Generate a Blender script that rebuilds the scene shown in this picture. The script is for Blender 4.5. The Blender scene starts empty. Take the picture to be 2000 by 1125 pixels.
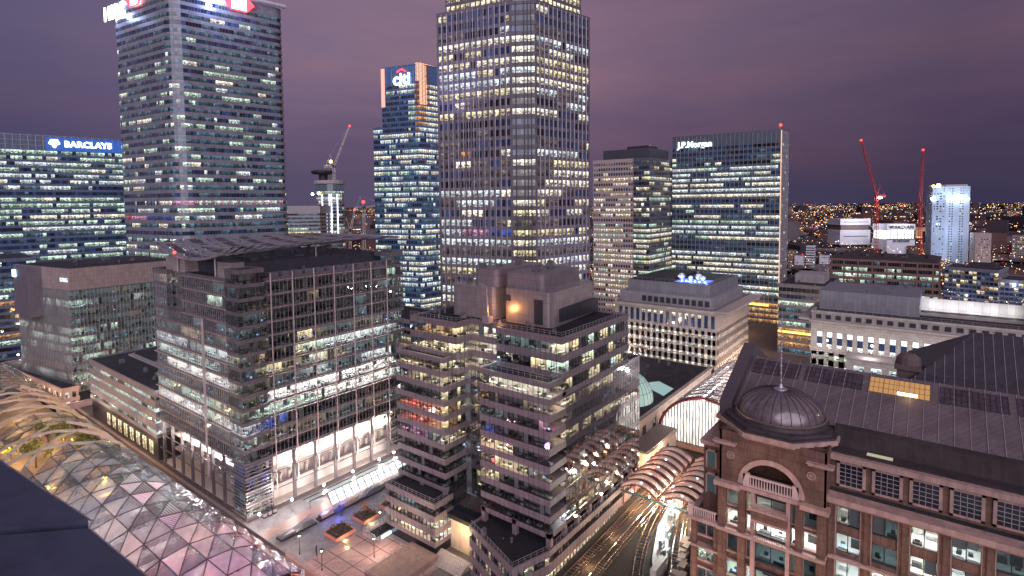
import bpy, math, random
from mathutils import Vector, Matrix
R=math.radians
sc=bpy.context.scene
col=sc.collection
# ------------------------------------------------------------------ camera
H=92.0
F,CXP,CYP,PITCH,ROLL,YAW=1085.,1000.,459.2,.0568,.0093,.656
fw=Vector((math.cos(YAW)*math.cos(PITCH),math.sin(YAW)*math.cos(PITCH),-math.sin(PITCH)))
rt=Vector((math.sin(YAW),-math.cos(YAW),0)); dn=fw.cross(rt)
cr,sr=math.cos(ROLL),math.sin(ROLL)
rt2=rt*cr+dn*sr; dn2=dn*cr-rt*sr
cd=bpy.data.cameras.new('camera'); cam=bpy.data.objects.new('camera',cd); col.objects.link(cam)
m=Matrix((( rt2.x,-dn2.x,-fw.x,0),(rt2.y,-dn2.y,-fw.y,0),(rt2.z,-dn2.z,-fw.z,H),(0,0,0,1)))
cam.matrix_world=m
cd.sensor_width=36; cd.sensor_fit='HORIZONTAL'; cd.lens=F/2000*36
cd.shift_y=-(562.5-CYP)/2000; cd.clip_start=.3; cd.clip_end=30000
sc.camera=cam
# ------------------------------------------------------------------ render / exposure
sc.view_settings.view_transform='Standard'; sc.view_settings.look='None'
sc.view_settings.exposure=0.55; sc.view_settings.gamma=1
try:
    sc.cycles.use_denoising=True; sc.cycles.max_bounces=5; sc.cycles.diffuse_bounces=2; sc.cycles.glossy_bounces=3
    sc.cycles.transmission_bounces=4; sc.cycles.transparent_max_bounces=6; sc.cycles.sample_clamp_indirect=3.0
    sc.cycles.caustics_reflective=False; sc.cycles.caustics_refractive=False
    sc.cycles.use_light_tree=True; sc.cycles.adaptive_threshold=0.02
except Exception: pass
# ------------------------------------------------------------------ node helpers
def nd(nt,t,**k):
    n=nt.nodes.new(t)
    for a,b in k.items():
        if a.startswith('i_'):
            n.inputs[a[2:].replace('_',' ')].default_value=b
        else: setattr(n,a,b)
    return n
def mth(nt,op,a,b=None,c=None,clamp=False):
    n=nt.nodes.new('ShaderNodeMath'); n.operation=op; n.use_clamp=clamp
    for i,v in enumerate((a,b,c)):
        if v is None: continue
        if isinstance(v,(int,float)): n.inputs[i].default_value=v
        else: nt.links.new(v,n.inputs[i])
    return n.outputs[0]
def ramp(nt,src,stops,interp='LINEAR'):
    n=nt.nodes.new('ShaderNodeValToRGB'); n.color_ramp.interpolation=interp
    e=n.color_ramp.elements
    while len(e)>1: e.remove(e[0])
    e[0].position=stops[0][0]; e[0].color=stops[0][1]
    for p,c in stops[1:]:
        x=e.new(p); x.color=c
    nt.links.new(src,n.inputs[0]); return n.outputs[0]
# ------------------------------------------------------------------ world: mauve overcast city night
w=bpy.data.worlds.new('World'); sc.world=w; w.use_nodes=True
nt=w.node_tree; nt.nodes.clear(); L=nt.links
out=nt.nodes.new('ShaderNodeOutputWorld'); bg=nt.nodes.new('ShaderNodeBackground')
tc=nt.nodes.new('ShaderNodeTexCoord'); sx=nt.nodes.new('ShaderNodeSeparateXYZ'); L.new(tc.outputs['Generated'],sx.inputs[0])
elev=sx.outputs['Z']
base=ramp(nt,elev,[(0,(.072,.054,.098,1)),(.05,(.080,.056,.100,1)),(.12,(.128,.078,.124,1)),(.25,(.168,.108,.160,1)),(.42,(.180,.120,.178,1)),(.8,(.10,.07,.12,1))])
# brighter glow behind the towers (direction of the estate), darker to the sides
glow=nt.nodes.new('ShaderNodeVectorMath'); glow.operation='DOT_PRODUCT'
L.new(tc.outputs['Generated'],glow.inputs[0]); glow.inputs[1].default_value=(math.cos(.80),math.sin(.80),.12)
gl=ramp(nt,glow.outputs['Value'],[(.0,(.72,.72,.8,1)),(.70,(.52,.55,.62,1)),(.86,(.70,.74,.78,1)),(.925,(.84,.85,.88,1)),(.985,(1.12,1.08,1.02,1))])
mp=nt.nodes.new('ShaderNodeMapping'); L.new(tc.outputs['Generated'],mp.inputs[0]); mp.inputs['Scale'].default_value=(1.1,1.1,5.5)
ns=nd(nt,'ShaderNodeTexNoise',i_Scale=2.2,i_Detail=5.0,i_Roughness=.55); L.new(mp.outputs[0],ns.inputs['Vector'])
cl=ramp(nt,ns.outputs['Fac'],[(.28,(.74,.80,.93,1)),(.46,(.94,.96,1,1)),(.60,(1.08,1.02,1.0,1)),(.76,(1.26,1.10,1.03,1))])
m1=nd(nt,'ShaderNodeMix',data_type='RGBA',blend_type='MULTIPLY'); m1.inputs[0].default_value=1; L.new(base,m1.inputs[6]); L.new(gl,m1.inputs[7])
m2=nd(nt,'ShaderNodeMix',data_type='RGBA',blend_type='MULTIPLY'); m2.inputs[0].default_value=1; L.new(m1.outputs[2],m2.inputs[6]); L.new(cl,m2.inputs[7])
gl2=nt.nodes.new('ShaderNodeVectorMath'); gl2.operation='DOT_PRODUCT'; L.new(tc.outputs['Generated'],gl2.inputs[0]); gl2.inputs[1].default_value=(math.cos(1.45),math.sin(1.45),.1)
tint=ramp(nt,gl2.outputs['Value'],[(.55,(1,1,1,1)),(.80,(1,1.03,1.02,1)),(1,(.80,.98,1.14,1))])
m3=nd(nt,'ShaderNodeMix',data_type='RGBA',blend_type='MULTIPLY'); m3.inputs[0].default_value=1; L.new(m2.outputs[2],m3.inputs[6]); L.new(tint,m3.inputs[7])
L.new(m3.outputs[2],bg.inputs[0]); bg.inputs[1].default_value=.90; L.new(bg.outputs[0],out.inputs[0])
# ------------------------------------------------------------------ added soft fill sun from behind the camera, lifts the facades
sd=bpy.data.lights.new('facade_fill_sun','SUN'); sd.energy=2.3; sd.angle=R(75); sd.color=(.79,.75,.88)
so=bpy.data.objects.new('facade_fill_sun',sd); col.objects.link(so)
so.rotation_euler=Vector((-.72,-.60,.42)).to_track_quat('Z','Y').to_euler()

# ------------------------------------------------------------------ materials
MT={}
def pri(name):
    if name in MT: return None,None,None
    mt=bpy.data.materials.new(name); mt.use_nodes=True; MT[name]=mt
    b=mt.node_tree.nodes['Principled BSDF']; return mt,mt.node_tree,b
def wall(name,c,rough=.75,var=.25,scale=.35,spec=.3,metal=0,bump=0,brick=None):
    mt,nt,b=pri(name)
    if mt is None: return MT[name]
    tc=nt.nodes.new('ShaderNodeTexCoord')
    n=nd(nt,'ShaderNodeTexNoise',i_Scale=scale,i_Detail=6.0,i_Roughness=.6); nt.links.new(tc.outputs['Object'],n.inputs['Vector'])
    mp=nt.nodes.new('ShaderNodeMapping'); nt.links.new(tc.outputs['Object'],mp.inputs[0]); mp.inputs['Scale'].default_value=(1.2,1.2,.08)
    n2=nd(nt,'ShaderNodeTexNoise',i_Scale=1.4,i_Detail=3.0); nt.links.new(mp.outputs[0],n2.inputs['Vector'])
    s=mth(nt,'ADD',mth(nt,'MULTIPLY',n.outputs['Fac'],.6),mth(nt,'MULTIPLY',n2.outputs['Fac'],.4))
    lo=tuple(x*(1-var) for x in c)+(1,); hi=tuple(min(1,x*(1+var)) for x in c)+(1,)
    cc=ramp(nt,s,[(.32,lo),(.68,hi)])
    if brick:
        bw,bh,k=brick
        # stone / panel joints: follow the two horizontal directions summed and the height
        sx=nt.nodes.new('ShaderNodeSeparateXYZ'); nt.links.new(tc.outputs['Object'],sx.inputs[0])
        cx=nt.nodes.new('ShaderNodeCombineXYZ'); nt.links.new(mth(nt,'ADD',sx.outputs[0],sx.outputs[1]),cx.inputs[0]); nt.links.new(sx.outputs[2],cx.inputs[1])
        bt=nd(nt,'ShaderNodeTexBrick',i_Scale=1.0); bt.inputs['Brick Width'].default_value=bw; bt.inputs['Row Height'].default_value=bh
        bt.inputs['Mortar Size'].default_value=.035; bt.offset=.5 if k>.5 else 0
        bt.inputs['Color1'].default_value=(1,1,1,1); bt.inputs['Color2'].default_value=(.82,.82,.82,1); bt.inputs['Mortar'].default_value=(.45,.45,.45,1)
        nt.links.new(cx.outputs[0],bt.inputs['Vector'])
        mx=nd(nt,'ShaderNodeMix',data_type='RGBA',blend_type='MULTIPLY'); mx.inputs[0].default_value=1
        nt.links.new(cc,mx.inputs[6]); nt.links.new(bt.outputs['Color'],mx.inputs[7]); cc=mx.outputs[2]
    nt.links.new(cc,b.inputs['Base Color'])
    b.inputs['Roughness'].default_value=rough; b.inputs['Metallic'].default_value=metal
    b.inputs['Specular IOR Level'].default_value=spec
    if bump:
        bp=nd(nt,'ShaderNodeBump',i_Strength=.4,i_Distance=bump); nt.links.new(n.outputs['Fac'],bp.inputs['Height']); nt.links.new(bp.outputs[0],b.inputs['Normal'])
    return mt
def glow_m(name,c,s,sample=False):
    mt,nt,b=pri(name)
    if mt is None: return MT[name]
    b.inputs['Base Color'].default_value=(.02,.02,.02,1)
    b.inputs['Emission Color'].default_value=(*c,1); b.inputs['Emission Strength'].default_value=s
    if not sample: mt.cycles.emission_sampling='NONE'
    return mt
def glass(name,c,rough=.06,ior=1.6,wob=.0,var=.6):
    """dark window glass; each pane (uv cell) has its own tone and a slight tilt"""
    mt,nt,b=pri(name)
    if mt is None: return MT[name]
    uv=nt.nodes.new('ShaderNodeUVMap')
    fl=nd(nt,'ShaderNodeVectorMath',operation='FLOOR'); nt.links.new(uv.outputs[0],fl.inputs[0])
    wn=nd(nt,'ShaderNodeTexWhiteNoise'); nt.links.new(fl.outputs[0],wn.inputs['Vector'])
    cc=ramp(nt,wn.outputs['Value'],[(0,tuple(x*(1-var) for x in c)+(1,)),(.7,tuple(x for x in c)+(1,)),(1,tuple(x*(1+2*var) for x in c)+(1,))])
    nt.links.new(cc,b.inputs['Base Color'])
    b.inputs['Roughness'].default_value=rough; b.inputs['IOR'].default_value=ior
    if wob:
        tc=nt.nodes.new('ShaderNodeTexCoord')
        n=nd(nt,'ShaderNodeTexNoise',i_Scale=.5,i_Detail=1.0); nt.links.new(tc.outputs['Object'],n.inputs['Vector'])
        ad=mth(nt,'ADD',n.outputs['Fac'],mth(nt,'MULTIPLY',wn.outputs['Value'],.15))
        bp=nd(nt,'ShaderNodeBump',i_Strength=.25,i_Distance=wob); nt.links.new(ad,bp.inputs['Height']); nt.links.new(bp.outputs[0],b.inputs['Normal'])
    return mt
def lit(name,c,s,near=False,dim=.25,ior=1.6):
    """a lit office behind glass: bright ceiling strip, darker furniture line, uneven from pane to pane"""
    mt,nt,b=pri(name)
    if mt is None: return MT[name]
    K=nt.links
    uv=nt.nodes.new('ShaderNodeUVMap')
    fl=nd(nt,'ShaderNodeVectorMath',operation='FLOOR'); K.new(uv.outputs[0],fl.inputs[0])
    fr=nd(nt,'ShaderNodeVectorMath',operation='FRACTION'); K.new(uv.outputs[0],fr.inputs[0])
    wn=nd(nt,'ShaderNodeTexWhiteNoise'); K.new(fl.outputs[0],wn.inputs['Vector'])
    sx=nt.nodes.new('ShaderNodeSeparateXYZ'); K.new(fr.outputs[0],sx.inputs[0]); v=sx.outputs[1]
    mp=nt.nodes.new('ShaderNodeMapping'); K.new(uv.outputs[0],mp.inputs[0]); mp.inputs['Scale'].default_value=(3.2,4.2,1) if near else (1.7,2.6,1)
    n=nd(nt,'ShaderNodeTexNoise',i_Scale=1.0,i_Detail=4.0 if near else 2.0,i_Roughness=.65); K.new(mp.outputs[0],n.inputs['Vector'])
    furn=ramp(nt,n.outputs['Fac'],[(.42,(.03,.03,.04,1)),(.50,(.35,.30,.26,1)),(.58,(1,1,1,1))])
    up=ramp(nt,v,[(0,(.0,.0,.0,1)),(.50,(.06,.06,.06,1)),(.72,(.65,.65,.65,1)),(1,(.9,.9,.9,1))])
    # mix furniture -> clear towards the ceiling
    mx=nd(nt,'ShaderNodeMix',data_type='RGBA'); K.new(up,mx.inputs[0]); K.new(furn,mx.inputs[6]); mx.inputs[7].default_value=(1,1,1,1)
    pb=mth(nt,'MULTIPLY_ADD',mth(nt,'POWER',wn.outputs['Value'],1.3),1-dim,dim)
    # luminaires: short bright dashes near the ceiling
    mp2=nt.nodes.new('ShaderNodeMapping'); K.new(uv.outputs[0],mp2.inputs[0]); mp2.inputs['Scale'].default_value=(2.3,9,1)
    n2=nd(nt,'ShaderNodeTexNoise',i_Scale=1.0,i_Detail=1.0); K.new(mp2.outputs[0],n2.inputs['Vector'])
    lum=mth(nt,'MULTIPLY',mth(nt,'GREATER_THAN',n2.outputs['Fac'],.58),mth(nt,'GREATER_THAN',v,.45))
    st=mth(nt,'MULTIPLY',mth(nt,'MULTIPLY',pb,s),mth(nt,'ADD',mth(nt,'MULTIPLY',lum,1.6),.78))
    mc=nd(nt,'ShaderNodeMix',data_type='RGBA',blend_type='MULTIPLY'); mc.inputs[0].default_value=1
    K.new(mx.outputs[2],mc.inputs[6]); mc.inputs[7].default_value=(*c,1)
    b.inputs['Base Color'].default_value=(.02,.022,.025,1); b.inputs['Roughness'].default_value=.08; b.inputs['IOR'].default_value=ior
    K.new(mc.outputs[2],b.inputs['Emission Color']); K.new(st,b.inputs['Emission Strength'])
    mt.cycles.emission_sampling='NONE'
    return mt
def clear_glass(name,ior,refl=0.0,tint=(.86,.9,.9)):
    mt=bpy.data.materials.new(name); mt.use_nodes=True; nt=mt.node_tree; nt.nodes.clear(); MT[name]=mt
    o=nt.nodes.new('ShaderNodeOutputMaterial'); t=nt.nodes.new('ShaderNodeBsdfTransparent'); t.inputs[0].default_value=(*tint,1)
    g=nt.nodes.new('ShaderNodeBsdfGlossy'); g.inputs['Roughness'].default_value=.03
    uv=nt.nodes.new('ShaderNodeUVMap'); fl=nd(nt,'ShaderNodeVectorMath',operation='FLOOR'); nt.links.new(uv.outputs[0],fl.inputs[0])
    wn=nd(nt,'ShaderNodeTexWhiteNoise'); nt.links.new(fl.outputs[0],wn.inputs['Vector'])
    ge=nt.nodes.new('ShaderNodeNewGeometry'); sb=nd(nt,'ShaderNodeVectorMath',operation='SUBTRACT'); nt.links.new(wn.outputs['Color'],sb.inputs[0]); sb.inputs[1].default_value=(.5,.5,.5)
    sc_=nd(nt,'ShaderNodeVectorMath',operation='SCALE'); nt.links.new(sb.outputs[0],sc_.inputs[0]); sc_.inputs['Scale'].default_value=.018
    ad=nd(nt,'ShaderNodeVectorMath',operation='ADD'); nt.links.new(ge.outputs['Normal'],ad.inputs[0]); nt.links.new(sc_.outputs[0],ad.inputs[1])
    nm=nd(nt,'ShaderNodeVectorMath',operation='NORMALIZE'); nt.links.new(ad.outputs[0],nm.inputs[0]); nt.links.new(nm.outputs[0],g.inputs['Normal'])
    f=nt.nodes.new('ShaderNodeFresnel'); f.inputs[0].default_value=ior
    m=nt.nodes.new('ShaderNodeMixShader'); nt.links.new(mth(nt,'ADD',f.outputs[0],refl,clamp=True),m.inputs[0]); nt.links.new(t.outputs[0],m.inputs[1]); nt.links.new(g.outputs[0],m.inputs[2]); nt.links.new(m.outputs[0],o.inputs[0]); return mt
WK={}
def mkset(tag,near,ior):
    s={}
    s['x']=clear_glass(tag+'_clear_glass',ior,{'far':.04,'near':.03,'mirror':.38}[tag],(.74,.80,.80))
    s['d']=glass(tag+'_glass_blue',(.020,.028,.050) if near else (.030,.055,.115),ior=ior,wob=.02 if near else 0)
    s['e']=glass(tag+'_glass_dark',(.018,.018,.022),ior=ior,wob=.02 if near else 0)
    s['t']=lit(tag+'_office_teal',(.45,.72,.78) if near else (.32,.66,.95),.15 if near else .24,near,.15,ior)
    s['m']=lit(tag+'_office_dim',(.9,.75,.6),.16,near,.15,ior)
    s['g']=lit(tag+'_office_green',(.72,1,.80),1.0,near,.3,ior)
    s['w']=lit(tag+'_office_white',(.84,.97,1),1.15,near,.35,ior)
    s['y']=lit(tag+'_office_yellow',(1,.88,.52),1.15,near,.35,ior)
    s['c']=lit(tag+'_office_cream',(1,.95,.76),1.25,near,.4,ior)
    s['o']=lit(tag+'_office_orange',(1,.50,.20),.75,near,.3,ior)
    s['b']=lit(tag+'_office_blue',(.07,.16,.8),.55,near,.3,ior)
    s['r']=lit(tag+'_office_red',(1,.10,.10),.8,near,.3,ior)
    s['p']=lit(tag+'_office_pink',(1,.45,.75),.8,near,.3,ior)
    s['W']=lit(tag+'_atrium_white',(1,.97,.93),1.9,near,.7,ior)
    return s
WS={'far':mkset('far',False,1.7),'near':mkset('near',True,1.6),'mir':mkset('mirror',True,2.6)}

# ------------------------------------------------------------------ mesh builder
ORG={}
class MB:
    def __init__(s): s.v=[];s.f=[];s.m=[];s.uv=[]
    def q(s,pts,m=0,uv=None):
        i=len(s.v); s.v+= [tuple(p) for p in pts]; s.f.append(tuple(range(i,i+len(pts)))); s.m.append(m)
        s.uv+= uv if uv else [(0.5,0.5)]*len(pts)
    def box(s,a,b,m=0):
        x0,y0,z0=min(a[0],b[0]),min(a[1],b[1]),min(a[2],b[2]); x1,y1,z1=max(a[0],b[0]),max(a[1],b[1]),max(a[2],b[2])
        s.prism([(x0,y0),(x1,y0),(x1,y1),(x0,y1)],z0,z1,m)
    def prism(s,poly,z0,z1,m=0,top=None,cap=True):
        n=len(poly)
        for i in range(n):
            a=poly[i];b=poly[(i+1)%n]
            s.q([(a[0],a[1],z0),(b[0],b[1],z0),(b[0],b[1],z1),(a[0],a[1],z1)],m)
        if cap:
            s.q([(p[0],p[1],z1) for p in poly],m if top is None else top)
            s.q([(p[0],p[1],z0) for p in reversed(poly)],m)
    def obox(s,c,d,hl,hw,z0,z1,m=0):
        """box centred on c (2D), along unit d, half length hl, half width hw"""
        n=(-d[1],d[0])
        s.prism([(c[0]-d[0]*hl-n[0]*hw,c[1]-d[1]*hl-n[1]*hw),(c[0]+d[0]*hl-n[0]*hw,c[1]+d[1]*hl-n[1]*hw),
                 (c[0]+d[0]*hl+n[0]*hw,c[1]+d[1]*hl+n[1]*hw),(c[0]-d[0]*hl+n[0]*hw,c[1]-d[1]*hl+n[1]*hw)],z0,z1,m)
    def bar(s,a,b,r,m=0,n=4,r2=None):
        a=Vector(a);b=Vector(b);d=(b-a)
        if d.length<1e-6: return
        d.normalize(); u=d.orthogonal().normalized()
        if abs(d.z)<.9: u=d.cross(Vector((0,0,1))).normalized()
        v=d.cross(u); r2=r if r2 is None else r2
        A=[a+(u*math.cos(t)+v*math.sin(t))*r for t in [2*math.pi*(i+.5)/n for i in range(n)]]
        B=[b+(u*math.cos(t)+v*math.sin(t))*r2 for t in [2*math.pi*(i+.5)/n for i in range(n)]]
        for i in range(n):
            j=(i+1)%n; s.q([A[i],A[j],B[j],B[i]],m)
        s.q(list(reversed(A)),m); s.q(B,m)
    def ball(s,c,r,m=0,n=8,k=5,sz=1):
        P=[[ (c[0]+r*math.sin(math.pi*j/k)*math.cos(2*math.pi*i/n), c[1]+r*math.sin(math.pi*j/k)*math.sin(2*math.pi*i/n), c[2]+r*sz*math.cos(math.pi*j/k)) for i in range(n)] for j in range(k+1)]
        for j in range(k):
            for i in range(n):
                i2=(i+1)%n
                if j==0: s.q([P[0][0],P[1][i],P[1][i2]],m)
                elif j==k-1: s.q([P[j][i],P[k][0],P[j][i2]],m)
                else: s.q([P[j][i],P[j+1][i],P[j+1][i2],P[j][i2]],m)
    def lathe(s,c,prof,n=24,m=0,a0=0,a1=2*math.pi):
        for (r0,z0),(r1,z1) in zip(prof,prof[1:]):
            for i in range(n):
                t0=a0+(a1-a0)*i/n;t1=a0+(a1-a0)*(i+1)/n
                pts=[(c[0]+r0*math.cos(t0),c[1]+r0*math.sin(t0),z0),(c[0]+r0*math.cos(t1),c[1]+r0*math.sin(t1),z0),(c[0]+r1*math.cos(t1),c[1]+r1*math.sin(t1),z1),(c[0]+r1*math.cos(t0),c[1]+r1*math.sin(t0),z1)]
                if r1<1e-4: pts=pts[:3]
                elif r0<1e-4: pts=[pts[0],pts[2],pts[3]]
                s.q(pts,m)
    def build(s,name,mats,parent=None,smooth=False,merge=False):
        if not isinstance(mats,(list,tuple)): mats=[mats]
        o0=ORG.get(parent.name,(0,0,0)) if parent else (0,0,0)
        me=bpy.data.meshes.new(name)
        me.from_pydata([(p[0]-o0[0],p[1]-o0[1],p[2]-o0[2]) for p in s.v],[],s.f)
        used=sorted(set(s.m)); rm={u:i for i,u in enumerate(used)}
        for u in used: me.materials.append(mats[u])
        me.polygons.foreach_set('material_index',[rm[x] for x in s.m])
        uvl=me.uv_layers.new(name='UVMap'); fl=[c for t in s.uv for c in t]; uvl.data.foreach_set('uv',fl)
        if merge or smooth:
            import bmesh
            b=bmesh.new(); b.from_mesh(me); bmesh.ops.remove_doubles(b,verts=b.verts,dist=1e-4); b.to_mesh(me); b.free()
        if smooth: me.polygons.foreach_set('use_smooth',[True]*len(me.polygons))
        me.update()
        o=bpy.data.objects.new(name,me); col.objects.link(o)
        if parent: o.parent=parent; ORG[o.name]=o0
        else: ORG[o.name]=(0,0,0)
        return o
def tag(o,label=None,cat=None,group=None,kind=None):
    if label: o['label']=label
    if cat: o['category']=cat
    if group: o['group']=group
    if kind: o['kind']=kind
    return o
def thing(name,loc,label,cat,group=None,rz=0):
    o=bpy.data.objects.new(name,None); col.objects.link(o); o.location=loc; o.rotation_euler=(0,0,rz)
    o.empty_display_size=1; ORG[o.name]=tuple(loc); return tag(o,label,cat,group)
def local(name,label,cat,group=None):
    """a thing whose parts are modelled round the origin"""
    o=bpy.data.objects.new(name,None); col.objects.link(o); ORG[o.name]=(0,0,0); return tag(o,label,cat,group)
def dup(root,loc,rz=0,label=None,scale=None):
    def cp(o,par):
        c=o.copy(); col.objects.link(c); c.parent=par
        for ch in list(o.children): cp(ch,c)
        return c
    r=cp(root,None); r.location=loc; r.rotation_euler=(0,0,rz)
    if scale: r.scale=(scale,)*3
    if label: r['label']=label
    return r
def lamp(name,loc,power,color=(1,.9,.8),r=.3,kind='POINT',parent=None,target=None,spot=60,blend=.6):
    d=bpy.data.lights.new(name,kind); d.energy=power; d.color=color
    d.shadow_soft_size=r
    o=bpy.data.objects.new(name,d); col.objects.link(o)
    o0=ORG.get(parent.name,(0,0,0)) if parent else (0,0,0)
    o.location=tuple(a-b for a,b in zip(loc,o0))
    if parent: o.parent=parent
    if kind=='SPOT':
        d.spot_size=R(spot); d.spot_blend=blend
        o.rotation_euler=(Vector(target)-Vector(loc)).to_track_quat('-Z','Y').to_euler()
    return o
def text(par,name,body,size,pos,xdir,mat,ext=.15,bold=.0,spacing=1,sx=1):
    cu=bpy.data.curves.new(name,'FONT'); cu.body=body; cu.size=size; cu.extrude=ext; cu.align_x='CENTER'; cu.align_y='CENTER'; cu.offset=bold; cu.space_character=spacing; cu.resolution_u=3
    t=bpy.data.objects.new('tmp',cu); me=bpy.data.meshes.new_from_object(t); me.name=name
    bpy.data.objects.remove(t); me.materials.clear(); me.materials.append(mat)
    X=Vector((xdir[0],xdir[1],0)).normalized(); Z=X.cross(Vector((0,0,1)))
    o0=ORG.get(par.name,(0,0,0))
    M=Matrix(((X.x*sx,0,Z.x,pos[0]-o0[0]),(X.y*sx,0,Z.y,pos[1]-o0[1]),(0,1,0,pos[2]-o0[2]),(0,0,0,1)))
    me.transform(M)
    o=bpy.data.objects.new(name,me); col.objects.link(o); o.parent=par; ORG[o.name]=o0
    return o
# ------------------------------------------------------------------ building kit
def inset(poly,d):
    n=len(poly);o=[]
    for i in range(n):
        a,b,c=poly[i-1],poly[i],poly[(i+1)%n]
        d1=Vector((b[0]-a[0],b[1]-a[1])).normalized(); d2=Vector((c[0]-b[0],c[1]-b[1])).normalized()
        n1=Vector((-d1.y,d1.x)); n2=Vector((-d2.y,d2.x)); k=1+n1.dot(n2)
        v=(n1+n2)*(d/max(k,.2)); o.append((b[0]+v.x,b[1]+v.y))
    return o
def rounded(poly,r,n=4,which=None):
    o=[];N=len(poly)
    for i in range(N):
        a,b,c=Vector(poly[i-1]),Vector(poly[i]),Vector(poly[(i+1)%N])
        if which and i not in which: o.append(tuple(b)); continue
        p=b+(a-b).normalized()*r; q=b+(c-b).normalized()*r
        for k in range(n+1):
            t=k/n; o.append(tuple(p*(1-t)**2+b*2*t*(1-t)+q*t*t))
    return o
RML={}
KC={'g':(.78,1,.86),'w':(.88,.97,1),'y':(1,.83,.52),'c':(1,.92,.76),'o':(1,.55,.25),'b':(.10,.20,1),'r':(1,.14,.12),'p':(1,.45,.75),'W':(1,.97,.93),'t':(.6,.9,1),'m':(1,.78,.55)}
KS={'W':44,'t':3.2,'m':4.5,'b':12,'r':20,'p':12,'o':16}
def room_mats():
    if not RML:
        L_=[wall('desk_white',(.62,.60,.56),.5,.1,1),wall('desk_dark',(.06,.055,.055),.6,.3,1),wall('partition',(.55,.52,.48),.7,.1,1),wall('carpet',(.16,.15,.15),.9,.3,1),glow_m('monitor_blue',(.35,.55,1),1.6)]
        ix={}
        for k_,c in KC.items():
            ix[k_]=len(L_); L_.append(glow_m('luminaire_'+{'g':'green','w':'white','y':'yellow','c':'cream','o':'orange','b':'blue','r':'red','p':'pink','W':'bright','t':'teal_dim','m':'warm_dim'}[k_],c,KS.get(k_,25),sample=True))
        RML['ix']=ix; RML['m']=L_
    return RML['ix'],RML['m']
def room_bits(fu,ri,p0,p1,za,zb,kk,nxt,depth,r,i,N):
    """real office bay behind one pane: ceiling luminaires, desks, chairs, blinds, partitions"""
    ix=ri[0]
    dx,dy=p1[0]-p0[0],p1[1]-p0[1]; ln=math.hypot(dx,dy); d=(dx/ln,dy/ln); n=(-d[1],d[0])   # n points indoors
    def P(u,v): return (p0[0]+d[0]*u+n[0]*v,p0[1]+d[1]*u+n[1]*v)
    lo_,hi_=0,ln
    mx_v=depth-.25
    if i==0: lo_=min(ln*.9,.4)
    if kk in ix:
        for (v0,v1) in ((.35,.75),(1.9,2.3),(3.6,4.0)):
            if v1<mx_v:
                a,b,c,e=P(ln*.08,v0),P(ln*.92,v0),P(ln*.92,v1),P(ln*.08,v1); fu.q([(*e,zb-.04),(*c,zb-.04),(*b,zb-.04),(*a,zb-.04)],ix[kk])
    both=(kk in ix)!=(nxt in ix)
    if nxt!='z' and (both or (kk in ix and r.random()<.10)):
        c=P(ln,mx_v/2); fu.obox(c,n,mx_v/2-.1,.05,za,zb-.02,2)
    x=r.random()
    if x<.72:
        v=r.uniform(.9,1.4); c=P(ln*.5,v); fu.obox(c,d,ln*.40,.38,za+.02,za+r.uniform(.25,.5),0 if r.random()<.75 else 1)
        if r.random()<.6: c=P(ln*.5+r.uniform(-.2,.2),v+r.uniform(.5,.8)); fu.obox(c,d,.26,.26,za+.02,za+.75,1)
        if r.random()<.5: c=P(ln*.5,v-.1); fu.obox(c,d,.28,.03,za+.45,za+.85,4 if (kk in ix and r.random()<.3) else 1)
    if x>.45 and mx_v>3.2:
        v=r.uniform(2.6,mx_v-.5); c=P(ln*.5,v); fu.obox(c,d,ln*.42,.3,za+.02,za+r.uniform(.4,1.6),r.choice((0,1,1,2)))
    if r.random()<.10: c=P(ln*.5,.14); fu.obox(c,d,ln*.47,.02,za+(zb-za)*r.choice((.0,.3,.55)),zb-.03,2)
    if r.random()<.12: c=P(ln*.5,.35); fu.obox(c,d,ln*.35,.12,za+.02,za+.7,r.choice((0,1)))
class Lights:
    """which offices are lit: floor moods and runs of panes"""
    def __init__(s,seed,on=.4,part=.35,cols='gwwy',dark='de',dim='tm',dimp=.25,fixed=None,run=(2,9),full=.9,half=.35):
        s.__dict__.update(locals()); s.c={}
    def __call__(s,k,e,i,t=0):
        key=(k,e)
        if key not in s.c:
            r=random.Random(s.seed*1000003+k*101); 
            x=r.random(); mood=1 if x<s.on else (2 if x<s.on+s.part else 0)
            if s.fixed and k in s.fixed: mood=s.fixed[k]
            r=random.Random(s.seed*7919+k*131+e*17)
            colr=r.choice(s.cols); seq=[]
            p=mood if isinstance(mood,float) else {0:.03,1:s.full,2:s.half}.get(mood,.0)
            if isinstance(mood,str): colr=mood; p=.95
            while len(seq)<260:
                L=r.randint(*s.run)
                if r.random()<p:
                    ch=colr if r.random()<.8 else r.choice(s.cols)
                    seq+=[ch]*L
                elif r.random()<s.dimp*(2 if mood else .6): seq+=[r.choice(s.dim)]*L
                else: seq+=[r.choice(s.dark)]*L
                if mood==1 and r.random()<.3: seq+=[r.choice(s.dark)]
            s.c[key]=seq
        q=s.c[key]; return q[i%len(q)]
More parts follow.
